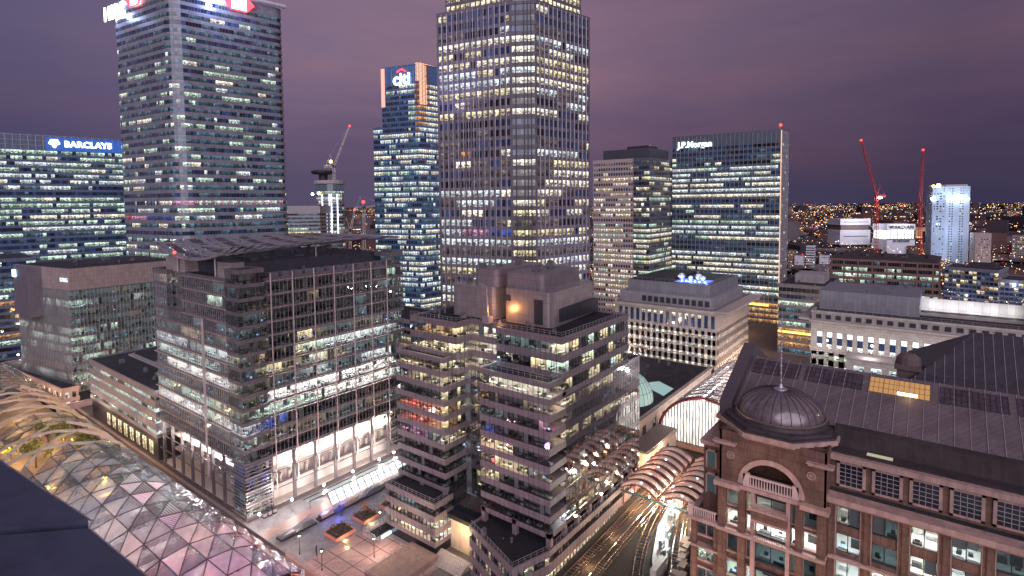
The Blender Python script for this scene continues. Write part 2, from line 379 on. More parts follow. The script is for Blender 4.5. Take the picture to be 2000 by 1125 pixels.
def tower(par,poly,z0,nf,fh,sill,head,pane,rec,pick,mats,room=0,det=None,mull=(.12,.08),pier=None,glz='far',top=.8,roof=None,ind=None,wname='window_band',trans=None,zroof=None,limit=100,wallname='wall',fins=None,skip=()):
    """floor slabs / spandrels as real prisms, recessed panes, mullions proud of the wall"""
    G=WS[glz]; keys=list(G); GM=[G[k] for k in keys]; KI={k:i for i,k in enumerate(keys)}
    wm=MB(); mu=MB(); gp=inset(poly,rec); cp=inset(poly,rec+.2); n=len(poly)
    ztop=z0+nf*fh+top
    last=z0
    for k in range(nf):
        zk=z0+k*fh
        if k in skip: continue
        wm.prism(poly,last,zk+sill,0); last=zk+head
    wm.prism(poly,last,ztop,0)
    if room:
        cp=inset(poly,rec+room)
        fu=MB(); rnd=random.Random(int(abs(poly[0][0]*13+poly[0][1]*7)))
    wm.prism(cp,z0+.01,ztop-.1,2 if room else 1,cap=False)
    det=range(n) if det is None else det
    dset=set(det)
    wins=[]
    ri_=room_mats() if room else None
    for k in range(nf):
        if k in skip: continue
        zk=z0+k*fh; bands={}; 
        for e in det:
            rid=e
            while (rid-1)%n in dset and rid>0: rid-=1
            band=bands.setdefault(rid,MB())
            a,b=gp[e],gp[(e+1)%n]; ln=math.hypot(b[0]-a[0],b[1]-a[1]); N=max(1,round(ln/pane))
            for i in range(N):
                t0,t1=i/N,(i+1)/N
                p0=(a[0]+(b[0]-a[0])*t0,a[1]+(b[1]-a[1])*t0); p1=(a[0]+(b[0]-a[0])*t1,a[1]+(b[1]-a[1])*t1)
                u0=i+e*53+.001; kk=pick(k,e,i)
                tgt=band
                if room: room_bits(fu,ri_,p0,p1,zk+sill,zk+head,kk,pick(k,e,i+1) if i<N-1 else 'z',room,rnd,i,N); kk='x'
                if ind: tgt=MB()
                if kk=='_':
                    A_,B_2=poly[e],poly[(e+1)%n]; q0=(A_[0]+(B_2[0]-A_[0])*t0,A_[1]+(B_2[1]-A_[1])*t0); q1=(A_[0]+(B_2[0]-A_[0])*t1,A_[1]+(B_2[1]-A_[1])*t1)
                    wm.q([(*q0,zk+sill),(*q1,zk+sill),(*q1,zk+head),(*q0,zk+head)],0); continue
                tgt.q([(p0[0],p0[1],zk+sill-.02),(p1[0],p1[1],zk+sill-.02),(p1[0],p1[1],zk+head+.02),(p0[0],p0[1],zk+head+.02)],KI[kk],
                      [(u0,k+.001),(u0+.998,k+.001),(u0+.998,k+.999),(u0,k+.999)])
                if ind: wins.append((math.hypot(p0[0],p0[1])**2+(zk-H)**2,tgt))
        if not ind:
            for band in bands.values(): band.build(wname,GM,par)
    if ind:
        wins.sort(key=lambda t:t[0])
        for d,t in wins[:limit]: t.build('window',GM,par)
        rest=MB()
        for d,t in wins[limit:]:
            o=len(rest.v); rest.v+=t.v; rest.f+=[tuple(x+o for x in f) for f in t.f]; rest.m+=t.m; rest.uv+=t.uv
        if rest.f: tag(rest.build('window',GM,par),kind='stuff')
    for e in det:
        a,b=poly[e],poly[(e+1)%n]; A,B=gp[e],gp[(e+1)%n]
        gl=math.hypot(B[0]-A[0],B[1]-A[1]); N=max(1,round(gl/pane)); ln=math.hypot(b[0]-a[0],b[1]-a[1])
        if ln<.01: continue
        d=((b[0]-a[0])/ln,(b[1]-a[1])/ln); nn=(d[1],-d[0])
        for i in range(N+1):
            t=i/N; gx,gy=A[0]+(B[0]-A[0])*t,A[1]+(B[1]-A[1])*t
            if pier and i%pier[2]==0: w_,pr,zz=pier[0],pier[1],.03
            else: w_,pr,zz=mull[0],mull[1],.06
            if w_<=0: continue
            if i in(0,N): 
                if w_<.4: continue
                gx+= d[0]*w_/2*(1 if i==0 else -1); gy+=d[1]*w_/2*(1 if i==0 else -1)
            depth=rec+pr; c=(gx+nn[0]*(depth/2-.02),gy+nn[1]*(depth/2-.02))
            (wm if w_>=.4 else mu).obox(c,d,w_/2,depth/2,z0+zz,ztop-zz,0)
    if trans:
        for k in range(nf):
            for zz in trans:
                tp=inset(poly,-.07); z=z0+k*fh+zz
                mu.prism(tp,z,z+.14,0)
    wo=wm.build(wallname,[mats[0],WS[glz]['e'],wall('office_core',(.42,.40,.37),.8,.12,.4)],par)
    if room and fu.f: tag(fu.build('office_fitting',ri_[1],par),kind='stuff')
    if mu.f: mu.build('mullion',mats[1],par)
    if roof:
        rb=MB(); rp=inset(poly,.45); zr=ztop
        rb.prism(rp,zr-.5,zr+.02,0); rb.build('roof',roof,par)
        # parapet upstand
        pb=MB(); op=inset(poly,-.04); ip=inset(poly,.42)
        for i in range(n):
            j=(i+1)%n
            for za,zb in((zr-.1,zr+.55),):
                pb.q([(op[i][0],op[i][1],za),(op[j][0],op[j][1],za),(op[j][0],op[j][1],zb),(op[i][0],op[i][1],zb)])
                pb.q([(ip[j][0],ip[j][1],za),(ip[i][0],ip[i][1],za),(ip[i][0],ip[i][1],zb),(ip[j][0],ip[j][1],zb)])
                pb.q([(op[i][0],op[i][1],zb),(op[j][0],op[j][1],zb),(ip[j][0],ip[j][1],zb),(ip[i][0],ip[i][1],zb)])
        pb.build('parapet',mats[0],par)
    return wo,ztop
def railing(par,pts,z,h=1.1,step=1.6,mat=None,closed=False):
    b=MB(); P=list(pts)+([pts[0]] if closed else [])
    for a,c in zip(P,P[1:]):
        b.bar((a[0],a[1],z+h),(c[0],c[1],z+h),.05)
        b.bar((a[0],a[1],z+h*.5),(c[0],c[1],z+h*.5),.03)
        ln=math.hypot(c[0]-a[0],c[1]-a[1]); N=max(1,int(ln/step))
        for i in range(N+1):
            x,y=a[0]+(c[0]-a[0])*i/N,a[1]+(c[1]-a[1])*i/N
            b.bar((x,y,z-.2),(x,y,z+h),.05)
    return b.build('railing',mat,par)
# common materials
ROOF=wall('roof_felt',(.035,.030,.036),.85,.5,.25)
ROOF2=wall('roof_dark',(.020,.017,.022),.9,.5,.2)
STEEL=wall('pale_steel',(.42,.38,.40),.4,.15,.6,metal=.6)
DARKM=wall('dark_metal',(.05,.045,.055),.45,.3,.6,metal=.3)
MULL=wall('grey_mullion',(.20,.18,.20),.45,.2,.7,metal=.4)
CONC=wall('concrete',(.30,.26,.26),.85,.25,.3,bump=.02)
exec_parts=[]
# ================================================================== SETTING
g=MB(); g.q([(-9000,-9000,-4.2),(14000,-9000,-4.2),(14000,14000,-4.2),(-9000,14000,-4.2)])
tag(g.build('ground',wall('far_ground',(.020,.016,.022),.95,.5,.01)),kind='structure')
pav=wall('paving',(.20,.18,.20),.55,.3,.5,brick=(1.2,.6,1))
pinkp=wall('pink_paving',(.33,.20,.19),.5,.2,.4,brick=(1.5,1.5,0))
asph=wall('asphalt',(.05,.045,.05),.6,.3,.6)
# estate level: one slab of ground with the dock cut out at x<75
es=MB(); es.box((75.5,-80,-4),(640,620,-.02)); tag(es.build('estate_ground',wall('estate_paving',(.10,.08,.085),.7,.3,.2)),kind='structure')
wt=MB(); wt.q([(-60,-60,-3.2),(75.4,-60,-3.2),(75.4,520,-3.2),(-60,520,-3.2)])
mt,nt_,b_=pri('dock_water'); b_.inputs['Base Color'].default_value=(.010,.018,.022,1); b_.inputs['Roughness'].default_value=.12
n_=nd(nt_,'ShaderNodeTexNoise',i_Scale=.8,i_Detail=3.0); t_=nt_.nodes.new('ShaderNodeTexCoord'); nt_.links.new(t_.outputs['Object'],n_.inputs['Vector'])
bp_=nd(nt_,'ShaderNodeBump',i_Strength=.5,i_Distance=.15); nt_.links.new(n_.outputs['Fac'],bp_.inputs['Height']); nt_.links.new(bp_.outputs[0],b_.inputs['Normal'])
tag(wt.build('dock_water',mt),kind='structure')
pl=MB(); pl.box((75.6,98,-.02),(101,156.5,.08)); pl.box((101,122.5,-.02),(150,156.5,.08))
tag(pl.build('plaza_paving',pav),kind='structure')
pk=MB(); pk.q([(75.8,99,.10),(97,99,.10),(97,127,.10),(75.8,127,.10)]); tag(pk.build('pink_paving',pinkp),kind='structure')
pk=MB(); pk.q([(75.8,144.5,.10),(150,144.5,.10),(150,149,.10),(75.8,149,.10)]); tag(pk.build('footpath',pinkp),kind='structure')
st=MB(); st.box((75.6,156.5,-.02),(76.6,345,.06)); tag(st.build('quay_path',wall('quay_stone',(.36,.26,.25),.6,.2,.5,brick=(1,1,0))),kind='structure')

# ================================================================== 8: corner glass office block with wing canopy
glassw=wall('brown_steel_panel',(.16,.135,.145),.45,.25,.5,metal=.25)
g5=thing('office_building',(77,158,0),'dark glass office block with wing-shaped louvred roof canopy and tall white-lit lobby','office building')
pol=[(77.6,158.6),(138,158.6),(138,221),(77.6,221),(77.6,208.5),(79.8,208.5),(79.8,196.5),(77.6,196.5)]
full=[(77.6,158.6),(138,158.6),(138,221),(77.6,221)]
pk5=Lights(11,.16,.34,'ggwy','dee','ttm',.45,fixed={12:0,11:0,10:0,9:0,8:.15,7:.5,6:.25,5:.35,4:.1,3:.85,2:'W',1:.25,0:.3},run=(2,7))
pk5b=Lights(12,.1,.3,'gwyy','dee','tmm',.5,fixed={0:'b',1:.1,2:.3,3:.8,4:.4,5:.1},run=(2,6))
def pick5(k,e,i):
    if k==4 and e==0: return 'W' if i>3 else 'w'
    if k==3 and e==0: return 'W' if i>18 else pk5(k,e,i)
    if k==5 and e>=3 and i>6: return 'W' if (i*7)%5 else 'w'
    if k==6 and e>=3 and i<14: return 'g' if i%4 else 'w'
    if k==2 and e==0: return 'b' if i<10 else 'd'
    if k==0: return 'd'
    if k==1: return pk5b(1,e,i)
    return pk5(k,e,i)
tower(g5,full,16,10,4.1,.75,3.7,1.35,.14,pick5,[glassw,STEEL],det=(0,3),mull=(.07,.10),room=4.6,glz='near',top=0)
def pick5u(k,e,i): return pk5(min(k+9,12),e,i)
tower(g5,pol,57,3,4.1,.75,3.7,1.35,.14,pick5u,[glassw,STEEL],det=(0,3,4,5,6,7),mull=(.07,.10),room=4.6,glz='near',top=.7,roof=ROOF)
# lobby level 0..16: slim columns and a bright hall behind glass
lb=MB()
for x in (77.9,85.5,93,100.5,108,115.5,123,130.5,137.6): lb.box((x-.4,158.7,0),(x+.4,159.5,16))
for y in (166,173.5,181,188.5,196,203.5,211,218.5): lb.box((77.7,y-.4,0),(78.5,y+.4,16))
lb.build('column',glassw,g5)
hall=MB(); hall.box((86,163,0.1),(134,216,15.9)); 
hall.build('hall_wall',wall('lobby_wall',(.72,.64,.60),.6,.15,.3,brick=(3,2.6,0)),g5)
hf=MB(); hf.box((78.2,159.2,.02),(137.4,220.5,.14)); hf.build('hall_floor',wall('lobby_floor',(.6,.5,.46),.3,.1,.5),g5)
hs=MB()
for z in (5.2,10.4): hs.box((80,160.4,z),(134,162.8,z+.5)); hs.box((80.2,163,z),(85.8,216,z+.5))
for i in range(16):
    hs.box((86.5+i*3,161.5,5.8),(87.2+i*3,162.6,8.2))
    hs.box((81,167+i*3,5.8),(84,167.8+i*3,6.2))
hs.build('gallery_floor',wall('gallery',(.5,.42,.40),.5,.2,.5),g5)
for x in range(84,134,9): lamp('hall_lamp',(x,161.2,12),2200,(1,.90,.80),.4,parent=g5)
for y in range(165,218,9): lamp('hall_lamp',(81.4,y,12),2400,(1,.92,.88),.4,parent=g5)
ft=MB()
for z in (5.4,10.7,15.7):
    ft.box((84.8,158.4,z),(138,158.62,z+.25)); ft.box((77.4,166,z),(77.62,221,z+.25))
ft.build('transom',glassw,g5)
# corner pylon of dark glass, louvred and lit at its foot
cpk=Lights(15,.2,.35,'gwy','dee','tmt',.6,fixed={6:'W',7:.1,2:'b',3:'b',9:.5,8:.05,0:.05,1:.05,4:.3,5:.7})
def pc(k,e,i): 
    if k==5: return 'W'
    if k in(2,3): return 'b' if (i+k)%3==0 else 'd'
    return cpk(k,e,i)
tower(g5,[(76.8,157.8),(84.6,157.8),(84.6,165.8),(76.8,165.8)],0,18,4.05,.7,3.65,1.3,.1,pc,[glassw,MULL],det=(0,3),mull=(.05,.05),room=2.6,glz='near',top=.3,roof=ROOF)
lv=MB()
for i in range(15):
    z=1+i*1.05
    lv.box((76.5,157.5,z),(84.9,157.72,z+.16)); lv.box((76.5,157.5,z),(76.72,166.1,z+.16))
lv.build('louvre',STEEL,g5)
lw=MB(); lw.box((77.3,158.2,.3),(84.2,158.4,15.6)); lw.box((77.2,158.2,.3),(77.35,165.4,15.6))
# grid of outer steel tubes
fr=MB()
xs=[86.5,93.6,101,108.4,116,123.4,130.4]
for x in xs: fr.bar((x,157.6,6),(x,157.6,72),.22,0,6); 
for k in range(14): 
    z=16.3+k*4.1; fr.bar((85,157.6,z),(131.5,157.6,z),.14,0,5)
    fr.bar((77.0,166,z),(77.0,(221 if k<10 else 196.5),z),.14,0,5)
    for x in xs: fr.bar((x,157.6,z),(x,158.6,z),.09)
for y in (182,): 
    fr.bar((76.9,y,6),(76.9,y,57),.25,0,6); fr.bar((76.9,y-.8,6),(76.9,y-.8,57),.25,0,6)
fr.build('steel_frame',wall('tube_steel',(.46,.36,.34),.4,.15,.5,metal=.5),g5)
# east pylon
tower(g5,[(131.6,157.9),(138.4,157.9),(138.4,166),(131.6,166)],4,17,4.1,.6,3.6,1.4,.12,Lights(17,.05,.3,'gw','dde','tm',.3),[glassw,MULL],det=(0,),mull=(.05,.05),room=2.6,glz='near',top=.5,roof=ROOF)
# roof-top: plant storeys and brown boxes
rb=MB(); rb.box((84,168,70),(136,214,74.5)); rb.build('plant_room',wall('plant_dark',(.06,.055,.07),.6,.3,.4),g5)
for A_,B2_ in (((79.5,167.5,70),(83.8,177,75)),((79.5,199,70),(83.8,214,75))): rb=MB(); rb.box(A_,B2_); rb.build('stone_box',wall('box_stone',(.36,.28,.27),.7,.15,.5,brick=(1.6,1.0,0)),g5)
rb=MB()
for i in range(12): rb.box((88+i*4,160.3,70.2),(90.6+i*4,163.6,71.6))
rb.build('cooling_unit',MULL,g5)
# the wing: sagging louvred blades on bowstring trusses
cn=MB(); 
def wz(x,y):
    t=(y-187)/27.; return 80.0-4.6*(1-t*t)*(1-.9*max(0,min(1,(x-77)/62)))
YS=[160+i*54/16 for i in range(17)]
for r in range(21):
    x0=76+r*2.95
    for y0,y1 in zip(YS,YS[1:]):
        m_=1 if r%3==1 else 0
        cn.q([(x0,y0,wz(x0,y0)),(x0+1.7,y0,wz(x0,y0)+.5),(x0+1.7,y1,wz(x0,y1)+.5),(x0,y1,wz(x0,y1))],m_)
        cn.q([(x0,y1,wz(x0,y1)-.15),(x0+1.7,y1,wz(x0,y1)+.35),(x0+1.7,y0,wz(x0,y0)+.35),(x0,y0,wz(x0,y0)-.15)],m_)
cn.build('canopy_blade',[wall('wing_steel',(.20,.165,.175),.4,.5,.5,metal=.35),wall('wing_steel_dark',(.06,.05,.06),.6,.2,.5)],g5)
tr=MB()
for x in (75.8,138.5):
    for y0,y1 in zip(YS,YS[1:]): tr.bar((x,y0,wz(x,y0)-.1),(x,y1,wz(x,y1)-.1),.32,0,6)
    tr.bar((x,160,wz(x,160)),(x,214,wz(x,214)),.28,0,6)
    for i in range(2,15,3): tr.bar((x,YS[i],wz(x,YS[i])),(x,YS[i+1] if i%2 else YS[i-1],80.0),.14)
for y in (166,176,187,198,208): tr.bar((76,y,wz(76,y)+.1),(138.5,y,wz(139,y)+.4),.2,0,6)
tr.build('canopy_truss',STEEL,g5)
for (x,y) in ((79,176),(79,203),(110,170),(110,210),(134,176),(134,204)): po=MB(); po.bar((x,y,70),(x,y,wz(x,y)),.3,0,8); po.build('canopy_post',STEEL,g5)
rl=MB(); rl.ball((75.4,196,77.2),.6,0,6,4); rl.build('red_lamp',glow_m('canopy_red',(1,.12,.08),1.5),g5)

# ================================================================== C: stepped office block in the middle
gran=wall('mauve_granite',(.19,.145,.155),.5,.15,.4,spec=.5,brick=(1.5,5,0))
c_=thing('office_building',(103,69,0),'stepped mauve granite office block with ribbon windows, terraces and curved metal plant rooms on top','office building')
cm=[gran,DARKM]; pgran=wall('polished_granite',(.42,.37,.39),.06,.2,.4,spec=1.0,metal=.8,brick=(1.5,5,0))
pc1=Lights(23,.3,.3,'yyco','ddee','me',.3,run=(2,8),full=.85)
# deck 12 -> top 50.4  : right lobe, left lobe, upper core
def pR(k,e,i):
    if k==8: return 'c' if e in(3,0) and (i*13)%7 else 'y'
    if k==4 and e==3: return 'y' if i<7 else 'd'
    if k==4 and e==0: return 'y' if i<3 else 'd'
    if e==3 and k in(5,) : return 'b' if 0<i<3 else 'd'
    if e==3 and k==3 and i>14: return 'b'
    if e==3 and k==6: return 'p' if i>11 else ('t' if i<5 else 'd')
    if k in(0,1,2): return Lights(5,.0,.0,'y','ddee','e',.3)(k,e,i)
    return pc1(k,e,i)
RL=[(103,69),(110,69),(110,90),(103,90)]
tower(c_,RL,14.6,9,3.95,1.25,3.62,1.5,.16,pR,cm,det=(2,3),mull=(.06,.05),room=2.6,glz='near',top=.5,roof=ROOF2)
def pL(k,e,i):
    if e==3 and k in(4,5): return 'r' if i<8 and (i+k)%5 else 'o'
    if e==3 and k==3: return 't' if i>6 else 'p'
    if e==3 and k==7: return 'm' if i%3 else 'y'
    if k in(0,1): return 'e' if i%3 else 'd'
    if e==0: return 'y' if k in(3,7,8) or (k>3 and i%3==0) else 'e'
    return Lights(31,.1,.3,'ym','dee','me',.4)(k,e,i)
LL=[(103.6,103),(112,103),(112,122),(103.6,122)]
tower(c_,LL,14.6,9,3.95,1.25,3.62,1.5,.16,pL,cm,det=(0,3),mull=(.06,.05),room=3.0,glz='near',top=.5,roof=ROOF2)
# west face: coplanar slab from terrace 16.6 to 47.5, full length; upper part to 60
def pW(k,e,i):
    return Lights(37,.15,.45,'yycw','ddee','mt',.3,run=(1,5),full=.8)(k,e,i)
core=[(110,69.05),(151,69.05),(151,119),(112,119),(112,103),(113,103),(113,90),(110,90)]
tower(c_,core,14.6,8,3.95,1.35,3.6,1.5,.04,pW,[pgran,DARKM],det=(0,4,5,6),mull=(.06,.05),room=4.6,glz='mir',top=.2,roof=ROOF2)
up=[(108.5,69),(143.5,69),(143.5,119),(106.5,119),(106.5,101),(112.5,101),(112.5,89),(108.5,89)]
def pU(k,e,i):
    if e in(5,): return 'c'
    if e in(4,): return 'y'
    if e==3: return 'y' if k==1 else ('o' if i%3 else 'm')
    if e==7: return ('o' if i>9 else 't') if k==2 else ('y' if 6<i<10 and k==1 else 'e')
    if e==0: return ('y' if (i//3+k)%3==0 else ('g' if (i//2)%4==0 else 'd'))
    return 'e'
tower(c_,up,46.5,3,4.35,1.25,3.75,1.5,.10,pU,cm,det=(0,3,4,5,6,7),mull=(.06,.05),room=4.6,glz='near',top=.5,roof=ROOF2)
# open loggia storey 12 - 16 : piers and dark recess
lo=MB(); lo.box((105,71,9),(150,118,16.1)); lo.build('recess_wall',WS['near']['e'],c_)
pr=MB()
PB=[((103,y-.6,11),(104.2,y+.6,16)) for y in (69.6,79.5,89.2)]+[((103.7,y-.6,11),(104.8,y+.6,16)) for y in (103.8,112.5,121.2)]+[((x-.5,69.1,11),(x+.5,70.2,16)) for x in (110,116,122,128,134,140,146,150.4)]
for A_,B2_ in PB: pr=MB(); pr.box(A_,B2_); pr.build('pier',gran,c_)
# podiums
PR=[(92,71.6),(102.2,68.6),(152,68.6),(152,90.5),(99,90.5)]
def pP(k,e,i):
    if e==1: return 'y' if k==1 and i<20 or (k==1 and i%3==0) else ('t' if k==0 and i%7<3 else 'e')
    return 'y' if (i+k*3)%4==0 else ('t' if i%3==0 else 'e')
tower(c_,PR,0,3,3.9,1.6,3.2,1.5,.22,pP,cm,det=(4,0,1),mull=(.06,.05),room=3.0,glz='near',top=.3,roof=ROOF2)
PL=[(98,101.6),(112,101.6),(112,121),(98,121)]
def pPL(k,e,i):
    if k==0: return 'y' if i>2 and i<11 else 'm'
    if k==1: return 'm' if i%3 else 'e'
    return 't' if 2<i<9 else 'e'
tower(c_,PL,2.6,3,3.6,1.2,3.0,1.5,.22,lambda k,e,i:('c' if e==0 and k<2 else pPL(k,e,i)),cm,det=(0,3),mull=(.06,.05),room=3.0,glz='near',top=.4,roof=ROOF2)
b=MB(); b.box((98.3,102,-.2),(111,120.6,2.7)); b.build('plinth',WS['near']['e'],c_)
b=MB(); b.box((104,90.3,0),(113,101.8,9)); b.build('entrance_wall',wall('entrance_stone',(.55,.42,.30),.5,.2,.6),c_)
b=MB(); b.box((102.5,90.6,9),(113,101.5,10.2)); b.build('link_roof',ROOF2,c_)
lamp('entrance_lamp',(100.5,96,7),1400,(1,.75,.4),.4,parent=c_)
b=MB()
for i in range(9): b.box((96.4-i*.45+3,91.2,.1+0),(97+3-i*.45+.0,101.2,1.9-i*.2))
b.build('steps',CONC,c_)
# railings round every terrace
RM=wall('rail_steel',(.34,.30,.32),.4,.1,.5,metal=.4)
railing(c_,[(103.3,90),(103.3,69.3),(108.5,69.3)],51.6,mat=RM)
railing(c_,[(104,122),(104,103.3),(112,103.3)],51.6,mat=RM)
railing(c_,[(106.8,119),(106.8,101.3),(112.8,101.3),(112.8,89.3),(108.8,89.3),(108.8,69.3),(143.2,69.3),(143.2,118.6)],60.6,mat=RM)
railing(c_,[(99.4,90),(92.5,72),(102.4,69)],12.5,mat=RM); railing(c_,[(102.4,69),(150,69)],12.5,mat=RM)
railing(c_,[(98.3,120.6),(98.3,102),(103.4,102)],14.4,mat=RM)
railing(c_,[(143.6,69.4),(150.8,69.4),(150.8,90)],47.4,mat=RM)
# roof plant: two curved-corner drums of panels with two taller boxes
pan=wall('copper_grey_panel',(.42,.34,.34),.38,.12,.5,metal=.55,brick=(1.6,1.9,0))
pan2=wall('plum_panel',(.25,.20,.22),.5,.15,.5,metal=.3,brick=(3.2,9,0))
a=MB(); a.prism(rounded([(116.2,77),(142,79),(142,93),(116.5,93)],2.2,5),60.2,69.3); a.build('plant_room',pan,c_,)
a=MB(); a.prism(rounded([(116.5,96),(142,96),(142,112),(115.5,111)],1.4,4),60.2,69.2); a.build('plant_room',pan,c_)
a=MB(); a.prism(rounded([(117,80),(139,82),(139,92.7),(117,92.7)],1.6,5),69.2,73.5); a.build('upper_plant_room',pan2,c_)
a=MB(); a.prism(rounded([(117.3,95.6),(140,95.6),(140,104),(117.3,104)],1.6,5),69.0,73.9); a.build('upper_plant_room',pan2,c_)
for A_,B2_ in (((116.1,79.8,60.8),(116.3,82.4,67.2)),((115.85,108.2,60.8),(116.05,110.4,67)),((116.3,90.3,66),(116.5,92.6,67.6)),((116.35,98,66.4),(116.48,100.8,67.8)),((120,77.1,61.2),(140.6,78.7,64.6))):
    a=MB(); a.box(A_,B2_); a.build('louvre_grille',DARKM,c_)
railing(c_,rounded([(140,79.3),(116.6,77.4),(116.9,92)],1.8,3),69.6,.9,1.4,RM); railing(c_,[(116,103),(116.1,110.6),(140,111)],69.2,.9,1.4,RM)
a=MB(); a.bar((111.6,94.2,60.5),(111.4,94.4,70),.28,0,8,.2); a.bar((111.4,94.4,70),(109.6,95.2,71.2),.22,0,6); a.box((110.6,93.2,60.4),(112.6,95.4,62.2)); a.build('maintenance_crane',STEEL,c_)
lamp('roof_lamp',(113.4,91.5,63.5),900,(1,.45,.12),.2,parent=c_)
lamp('terrace_lamp',(107.4,89.2,52.5),120,(.4,.8,1),.2,parent=c_)

# ================================================================== OCS : the tall tower
steelo=wall('stainless_cladding',(.225,.19,.225),.38,.22,.3,metal=.35,brick=(2.57,4,0))
oc=thing('office_tower',(175,130,0),'tallest tower, grey steel with rows of small upright windows and a notched corner','tower')
O=[(168.4,168.4),(175.2,134.2),(176.6,134.6),(180.6,129.4),(180.2,126.6),(213,120.8),(219,156),(210,175)]
O=[O[0],O[1],O[2],O[3],O[4],O[5],O[6],O[7]]
lit_o={41:'d',40:'d',39:.2,38:1,37:.6,36:1,35:1,34:1,33:.7,32:.35,31:.5,30:.0,29:.0,28:.3,27:.45,26:.25,25:.2,24:.35,23:.6,22:.8,21:.75,20:.25,19:1,18:.8,17:.2,16:.95,15:.6,14:.6,13:1,12:.9,11:.8,10:.85,9:1,8:.1,7:.2,6:.3}
po_=Lights(41,.3,.3,'ccyw','ddee','mmd',.35,fixed={k:(float(v) if not isinstance(v,str) else 'd') for k,v in lit_o.items()},run=(2,6))
def pO(k,e,i):
    if e==0 and k==19: return 'p' if 9>i>3 else ('b' if i>=9 else 'w')
    if e==0 and k==27: return 'o' if i in(4,5) else po_(k,e,i)
    if k==13: return 'w' if e==0 else 'c'
    if e==1 or e==3: return po_(k,2,i)
    return po_(k,e,i)
tower(oc,O,2,42,4.0,.8,3.42,2.57,.2,pO,[steelo,MULL],det=(0,1,2,3,4),mull=(.8,.05),ind=True,top=.6,roof=ROOF)
ocp=inset(O,2.6)
tower(oc,ocp,170.6,5,4.0,.8,3.5,2.4,.3,lambda k,e,i:('y' if (i*7+k*3)%5 else 'c') if k!=4 else 'd',[steelo,MULL],det=(0,4),mull=(.5,.1),top=1,roof=ROOF,wallname='upper_wall')
b=MB()
for i in range(1,14):
    t=i/14; x,y=168.4+(175.2-168.4)*t,168.4+(134.2-168.4)*t; b.bar((x-.15,y-.05,2),(x-.15,y-.05,170.4),.10,0,4)
for i in range(1,13):
    t=i/13; x,y=180.2+(213-180.2)*t,126.6+(120.8-126.6)*t; b.bar((x-.03,y-.15,2),(x-.03,y-.15,170.4),.10,0,4)
b.build('cladding_rib',STEEL,oc)
tower(oc,[(174.9,134.8),(176.9,131.3),(179.9,126.1),(181.5,128.5),(177,135.5)],2,42,4.0,1.0,3.3,1.6,.25,lambda k,e,i:po_(k,2,i),[wall('notch_dark_frame',(.09,.075,.085),.4,.2,.5,metal=.3),DARKM],det=(0,1),mull=(.38,.3),top=.4,wallname='corner_bay_wall',wname='corner_window_band')

# ================================================================== HSBC
clad=wall('pale_cladding',(.28,.265,.305),.35,.25,.3,metal=.2,brick=(1.5,1.2,0))
hs_=thing('office_tower',(127,322,0),'tall round-cornered tower with thin window bands and red and white hexagon signs','tower')
HP=rounded([(127,322),(187,313.5),(180,377),(119.4,384)],7,6)
hp=Lights(51,.12,.30,'ggwc','ddde','ttd',.8,fixed={45:0.,44:.02,43:.06,42:.12,41:.15,40:.3,39:.85,38:.06,37:.3,36:.35,35:.1,34:.12,33:.35,32:.3,31:.12,30:.15,29:.2,28:.3,27:.15,26:.25,25:.35,24:.3,23:.0,22:.5,21:.45,20:.5,19:.12},run=(1,6))
hp.fixed.update({48:.02,47:.05,46:.06})
def pH(k,e,i):
    if k==20 and e==27: return 'b' if i>14 else ('r' if i<4 else 'p')
    if k==39: return 'g' if (i//5)%4 else 'd'
    if k==22 and e<=7: return 'p' if i%3==0 else 'g'
    return hp(k,e,i)
tower(hs_,HP,0,49,4.15,1.65,3.8,1.5,.15,pH,[clad,MULL],det=[i for i in range(28) if i in(24,25,26,27,0,1,2,3,4,5,6,7,23)],mull=(.07,.06),top=5,roof=ROOF,glz='far')
sg=glow_m('sign_white',(.92,.95,1),5.0); sgr=glow_m('sign_red',(1,.04,.06),3.2); sgb=glow_m('sign_halo',(.25,.45,1),.8)
def frame2(pa,pb,t,off=.5):
    d=Vector((pb[0]-pa[0],pb[1]-pa[1])); L_=d.length; d.normalize(); n=Vector((d.y,-d.x))
    return (pa[0]+d.x*L_*t+n.x*off,pa[1]+d.y*L_*t+n.y*off),(d.x,d.y)
def hexsign(par,c,d,z,s):
    d=Vector(d).normalized(); n=Vector((d[1],-d[0])); 
    def P(u,v,o=0): return (c[0]+d[0]*u+n[0]*o,c[1]+d[1]*u+n[1]*o,z+v)
    hx=[(-2*s,0),(-s,-s),(s,-s),(2*s,0),(s,s),(-s,s)]
    k=MB(); 
    for a_,b_2 in zip(hx,hx[1:]+hx[:1]): k.bar(P(*a_,.4),P(*b_2,.4),.42,0,6)
    k.q([P(-2*s,0,.35),P(-s,-s,.35),P(-s,s,.35)]); k.q([P(s,-s,.35),P(2*s,0,.35),P(s,s,.35)])
    k.build('red_hexagon',sgr,par)
    k=MB(); k.q([P(-s,-s,.3),P(s,-s,.3),P(s,s,.3),P(-s,s,.3)]); 
    k.q([P(-s,s,.31),P(s,s,.31),P(0,0,.5)]); k.q([P(-s,-s,.31),P(0,0,.5),P(s,-s,.31)]); k.build('white_hexagon',sg,par)
c1,d1=frame2((127,322),(187,313.5),.23,.8); text(hs_,'sign_letters','HSBC',11,(c1[0],c1[1],207.5),d1,sg,.3,.15)
c1,d1=frame2((127,322),(187,313.5),.56,.8); hexsign(hs_,c1,d1,206.2,4.0)
c1,d1=frame2((119.4,384),(127,322),.10,.8); text(hs_,'sign_letters','HSBC',11,(c1[0],c1[1],203.5),d1,sg,.3,.15,sx=.9)
c1,d1=frame2((119.4,384),(127,322),.46,.8); hexsign(hs_,c1,d1,207,4.0)
